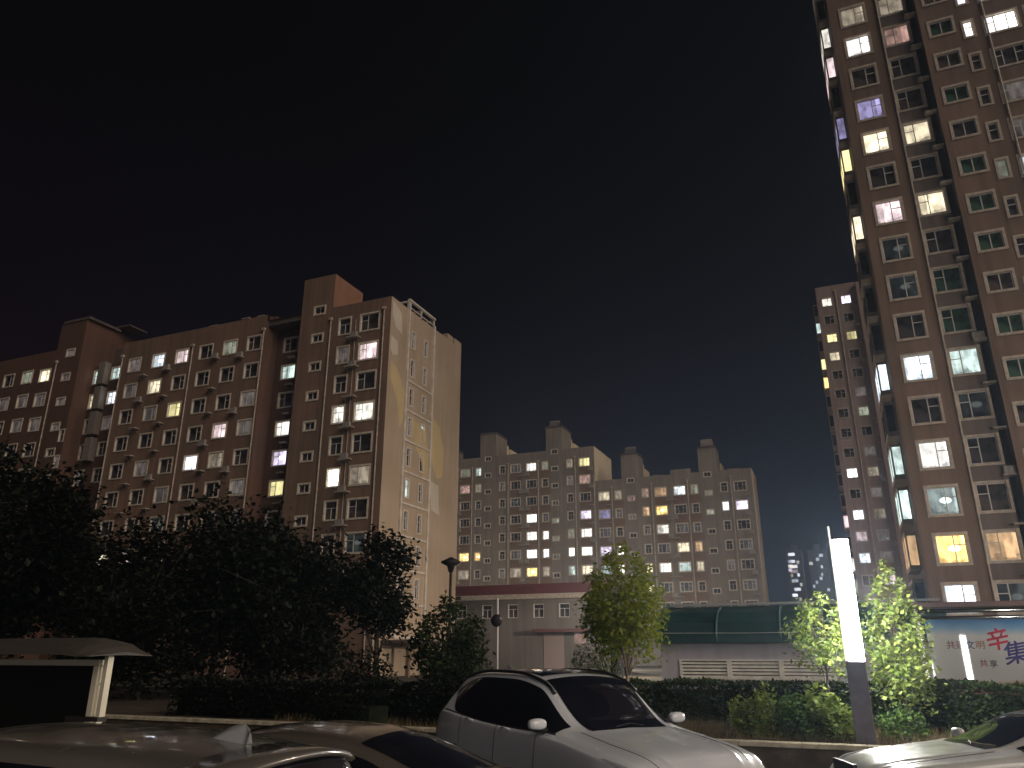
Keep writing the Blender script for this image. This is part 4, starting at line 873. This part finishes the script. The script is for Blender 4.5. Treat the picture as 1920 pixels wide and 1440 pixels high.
def sec_pt(C, s, q):
    P = section(C, s); n = len(P)-1; x = q*n; i = min(n-1, int(x)); t = x-i
    p0 = P[max(0, i-1)]; p1 = P[i]; p2 = P[i+1]; p3 = P[i+2] if i+2 <= n else (-P[n-1][0], P[n-1][1])
    f = lambda a, b, c, d: b+.5*t*((c-a)+t*((2*a-5*b+4*c-d)+t*(3*(b-c)+d-a)))
    k = .8
    y = lerp(p1[0], p2[0], t)*(1-k)+f(p0[0], p1[0], p2[0], p3[0])*k; z = lerp(p1[1], p2[1], t)*(1-k)+f(p0[1], p1[1], p2[1], p3[1])*k
    return y, z
def surf(C, s, q, side=1, off=0.0):
    y, z = sec_pt(C, s, q)
    if off:
        y2, z2 = sec_pt(C, s, min(1, q+.004)); y1, z1 = sec_pt(C, s, q-.004); ty, tz = y2-y1, z2-z1
        ys, zs = sec_pt(C, s+.02, q); a = Vector((0, ty, tz)); b = Vector((.02, ys-y, zs-z)); n = b.cross(a)
        if n.length > 0:
            n.normalize()
            if n.y*1 + n.z*.4 < 0: n = -n
            return (-(s+n.x*off), (y+n.y*off)*side, z+n.z*off)
    return (-s, y*side, z)
def patch_strip(C, s0, s1, qlo, qhi, ns, nq, side, off):
    """patch between two curves q=qlo(s), q=qhi(s)"""
    mb = MB()
    for i in range(ns+1):
        s = lerp(s0, s1, i/ns); a, b = qlo(s), qhi(s)
        for j in range(nq+1): mb.v.append(surf(C, s, lerp(a, b, j/nq), side, off))
    for i in range(ns):
        for j in range(nq): k = i*(nq+1)+j; mb.f.append((k, k+1, k+nq+2, k+nq+1))
    return mb
def car(kind, x, y, rz, paint, label, antenna=True, spoiler=False, z0=0):
    C = CARS[kind]; L = C['L']; r = empty('parked_car', (x, y, z0), rz, label, 'car', 'cars parked along the lane')
    ss = []; s = 0
    while s < L: ss.append(s); s += .05 if (s < .5 or s > L-.6) else .07
    ss.append(L)
    NQ = 44; mb = MB(); cols = 2*NQ+1
    for s in ss:
        row = [surf(C, s, j/NQ, 1) for j in range(NQ+1)]+[surf(C, s, 1-j/NQ, -1) for j in range(1, NQ+1)]
        mb.v += row
    for i in range(len(ss)-1):
        for j in range(cols-1):
            sm = (ss[i]+ss[i+1])/2; q = j/NQ if j < NQ else 2-j/NQ
            if q < .26 and any(abs(sm-w) < C['wr']+.045 and mb.v[i*cols+j][2] < C['wr']+math.sqrt(max(0, (C['wr']+.045)**2-(sm-w)**2)) for w in C['wx']): continue
            k = i*cols+j; mb.f.append((k, k+1, k+cols+1, k+cols))
    mb.f.append(tuple(range(cols))); k = (len(ss)-1)*cols; mb.f.append(tuple(reversed(range(k, k+cols))))
    for i, s_ in enumerate(ss):       # two raised creases along the bonnet
        if s_ < C['cowl']+.1:
            for j in range(cols):
                q = j/NQ if j < NQ else 2-j/NQ; k = i*cols+j; v = mb.v[k]
                f = math.exp(-((q-.80+.05*s_)/.022)**2)*min(1, s_/.4); mb.v[k] = (v[0], v[1], v[2]+.016*f)
    body = mk('body', mb, paint, r, smooth=True)
    # glass -------------------------------------------------
    N_ = 11.0
    e = lambda t: math.sqrt(max(0, 1-(2*t-1)**8))
    def wsq(s0, s1):     # windscreen: both halves in one mesh, corners eased
        m = MB(); nq = 20; ns = 16
        for i in range(ns+1):
            s = lerp(s0, s1, i/ns); k = e(i/ns*.96+.02)
            for sd, rng in ((1, range(0, nq+1)), (-1, range(nq-1, -1, -1))):
                for j in rng: m.v.append(surf(C, s, lerp(1-(1-8.55/N_)*(.90+.10*k), 1, j/nq), sd, .006))
        c_ = 2*nq+1
        for i in range(ns):
            for j in range(c_-1): a = i*c_+j; m.f.append((a, a+1, a+c_+1, a+c_))
        return m
    mk('windshield', wsq(C['cowl']-.02, C['wtop']), glassm, r, smooth=True)
    mk('rear_window', wsq(C['rtop']+.02, C['rbot']-.05), glassm, r, smooth=True)
    s0, s1 = C['sw']; top_q = 7.25/N_; bot_q = 4.9/N_
    for sd in (1, -1):
        mk('side_window', patch_strip(C, s0+.12, s1, lambda s: lerp(bot_q, top_q, .55*max(0, (s-(s1-.45))/.45)**2), lambda s: lerp(top_q, bot_q, .45*max(0, (s-(s1-.45))/.45)**2), 50, 8, sd, .005), glassm, r, smooth=True)
        m = MB(); m.tube([surf(C, lerp(s0+.1, s1+.02, i/24), bot_q-.012, sd, .006) for i in range(25)], .008, 5); mk('belt_trim', m, rubber, r, smooth=True)
        if C['roofrail']:
            m = MB(); m.tube([surf(C, lerp(C['wtop']-.25, C['rtop']+.05, i/24), 8.15/N_, sd, .012+.02*math.sin(math.pi*i/24)) for i in range(25)], .019, 6); mk('roof_rail', m, rubber, r, smooth=True)
        for w in C['wx']:
            ye = sec_pt(C, w, .15)[0]
            m = MB(); m.lathe([(C['wr']*.62, 0), (C['wr']*.97, 0), (C['wr'], .03), (C['wr'], .18), (C['wr']*.9, .21), (C['wr']*.62, .2)], seg=32)
            m.v = [(v[0]-w, sd*(ye-.02-v[2]), v[1]+C['wr']) for v in m.v]; wo = mk('wheel', m, tyrem, r, smooth=True)
            m = MB(); m.lathe([(0, .02), (.06, .01), (C['wr']*.62, .05), (C['wr']*.64, .0)], seg=32); m.v = [(v[0]-w, sd*(ye-.02-v[2]), v[1]+C['wr']) for v in m.v]; mk('rim', m, rimm, wo, smooth=True)
        # mirror
        mp = Vector(surf(C, s0+.30, 5.0/N_, sd)); m = MB(); nn = 12
        for i in range(nn+1):
            u = i/nn; ph = math.pi*u
            for j in range(16):
                a = 2*math.pi*j/16; ca = math.copysign(abs(math.cos(a))**.7, math.cos(a)); sa = math.copysign(abs(math.sin(a))**.7, math.sin(a)); rr_ = math.sin(ph)**.55
                m.v.append((mp.x+.02+ .060*ca*rr_, mp.y+sd*(.120-.105*math.cos(ph)), mp.z+.065+.062*sa*rr_*(1 if sa > 0 else .85)))
        for i in range(nn):
            for j in range(16): a = i*16+j; b_ = i*16+(j+1) % 16; m.f.append((a, b_, b_+16, a+16))
        mi = mk('mirror', m, paint, r, smooth=True)
        m = MB(); m.tube([(mp.x, mp.y-sd*.02, mp.z-.01), (mp.x+.01, mp.y+sd*.14, mp.z+.03)], [.035, .03], 8); mk('mirror_arm', m, rubber, mi)
        # lights
        hl = lambda s: lerp(3.05, 3.25, s/.6)/N_
        mk('headlight', patch_strip(C, .035, .62, lambda s: lerp(2.35, 3.55, min(1, s/.62))/N_, lambda s: lerp(4.0, 3.85, s/.62)/N_, 12, 5, sd, .006), headm, r, smooth=True)
        mk('tail_light', patch_strip(C, L-.32, L-.03, lambda s: 3.0/N_, lambda s: 4.2/N_, 8, 5, sd, .006), tailm, r, smooth=True)
        for a in (s0+.95, s0+1.85):
            m = MB(); m.tube([surf(C, a, 3.3/N_, sd, .012), surf(C, a+.09, 3.3/N_, sd, .035), surf(C, a+.18, 3.3/N_, sd, .012)], .011, 6); mk('door_handle', m, paint, r, smooth=True)
        for a in (s0+.42, s0+1.30, s0+2.2):
            m = MB(); m.tube([surf(C, a+.02*math.sin(q*7), lerp(.6, 4.8, q)/N_, sd, .0015) for q in [i/16 for i in range(17)]], .003, 4, cap=False); mk('door_seam', m, rubber, r)
        m = MB(); m.tube([surf(C, lerp(.18, C['cowl']+.02, i/20), lerp(7.0, 7.3, i/20)/N_, sd, .001) for i in range(21)], .004, 4); mk('bonnet_seam', m, rubber, r)
    if C['sunroof']:
        a, b = C['sunroof']; m = MB(); nq = 14; ns = 16
        for i in range(ns+1):
            s = lerp(a, b, i/ns)
            for sd, rng in ((1, range(0, nq+1)), (-1, range(nq-1, -1, -1))):
                for j in rng: m.v.append(surf(C, s, lerp(9.0/N_, 1, j/nq), sd, .005))
        c_ = 2*nq+1
        for i in range(ns):
            for j in range(c_-1): k = i*c_+j; m.f.append((k, k+1, k+c_+1, k+c_))
        mk('sunroof', m, glassm, r, smooth=True)
    if antenna:     # shark fin, tall end to the rear
        sA = C['rtop']-.30; zt = sec_pt(C, sA, 1)[1]; m = MB(); n = 9
        for i in range(n+1):
            u = i/n; hh = .088*math.sin(min(1, u*1.15)*math.pi/2)**1.4*(1 if u < .9 else .72); wd_ = .030*(1-u*.25)
            for (dy, q) in ((-1, 0), (-.62, .6), (0, 1), (.62, .6), (1, 0)): m.v.append((-(sA-.14+.27*u-.02*q*(1-u)), dy*wd_*(1-.55*q), zt-.012+hh*q))
        for i in range(n):
            for j in range(4): k = i*5+j; m.f.append((k, k+1, k+6, k+5))
        m.f.append((0, 1, 2, 3, 4)); k = n*5; m.f.append((k+4, k+3, k+2, k+1, k))
        mk('antenna', m, finm, r, smooth=True)
    if spoiler:
        m = MB(); sA = C['rtop']-.12; n = 16
        prof = [(0, .004), (.14, .010), (.26, .0), (.275, -.022), (.25, -.035), (.1, -.03)]
        for i in range(n+1):
            yy = lerp(-.56, .56, i/n); bow = .10*(yy/.56)**2
            for (u, v) in prof:
                zt = curve(C['top'], min(sA+u, C['rtop']+.02))-.045*(yy/.56)**2-.015*(yy/.5)**4
                m.v.append((-(sA+u-bow*.6), yy, zt+v))
        k = len(prof)
        for i in range(n):
            for j in range(k): a = i*k+j; b_ = i*k+(j+1) % k; m.f.append((a, b_, b_+k, a+k))
        m.f.append(tuple(range(k))); m.f.append(tuple(reversed(range(n*k, (n+1)*k)))); mk('spoiler', m, paint, r, smooth=True)
    # grille, bumper intake, number plates left blank
    m = MB(); m.box(-.035, .008, -.32, .32, .50, .66) ; mk('grille', m, rubber, r); m = MB(); m.box(-.05, .006, -.45, .45, .34, .45); mk('air_intake', m, rubber, r)
    for sy in (-.5, .05):
        m = MB(); m.tube([surf(C, C['cowl']+.0, .93+sy*.0, 1 if sy < 0 else -1, .02), surf(C, C['cowl']+.05, .985, 1, .025)], .008, 5); mk('wiper', m, rubber, r)
    return r
white = pmat('white_car_paint', (.78, .80, .83), .28, coat=1, coatr=.03); champ = pmat('champagne_car_paint', (.15, .135, .115), .30, metal=.25, coat=1, coatr=.03)
grey = pmat('bronze_car_paint', (.13, .11, .09), .28, metal=.3, coat=1, coatr=.03)
for m_ in (white, white2, champ, grey): dusty(m_, False)
car('suv', -1.29, 8.02, R(-37.2), white, 'white high roofed car with dark sunroof glass, nose to the right, in the centre foreground')
car('hatch', -6.59, 3.14, R(182.5), champ, 'champagne hatchback nearest the camera at bottom left, with a shark fin aerial', spoiler=True)
car('coupe', -6.96, 5.86, R(180.1), grey, 'bronze grey low car between the hatchback and the white high roofed car', antenna=False)
car('roadster', -.28, 10.64, R(200.8), white2, 'white car cut by the bottom right corner, nose to the left')

# ================================================================ night haze
hz = MB(); hz.box(-140, 80, -50, 480, -1.0, 72)
hm = bpy.data.materials.new('night_haze'); hm.use_nodes = True; t = hm.node_tree; t.nodes.clear()
o_ = t.nodes.new('ShaderNodeOutputMaterial'); v_ = t.nodes.new('ShaderNodeVolumePrincipled'); v_.inputs['Color'].default_value = (.55, .74, 1, 1)
v_.inputs['Density'].default_value = .0016; v_.inputs['Anisotropy'].default_value = .72; t.links.new(v_.outputs[0], o_.inputs['Volume'])
tag(mk('haze', hz, hm), 'thin night haze between the blocks', 'haze', kind='stuff')
scn.cycles.volume_bounces = 0; scn.cycles.volume_step_rate = 4
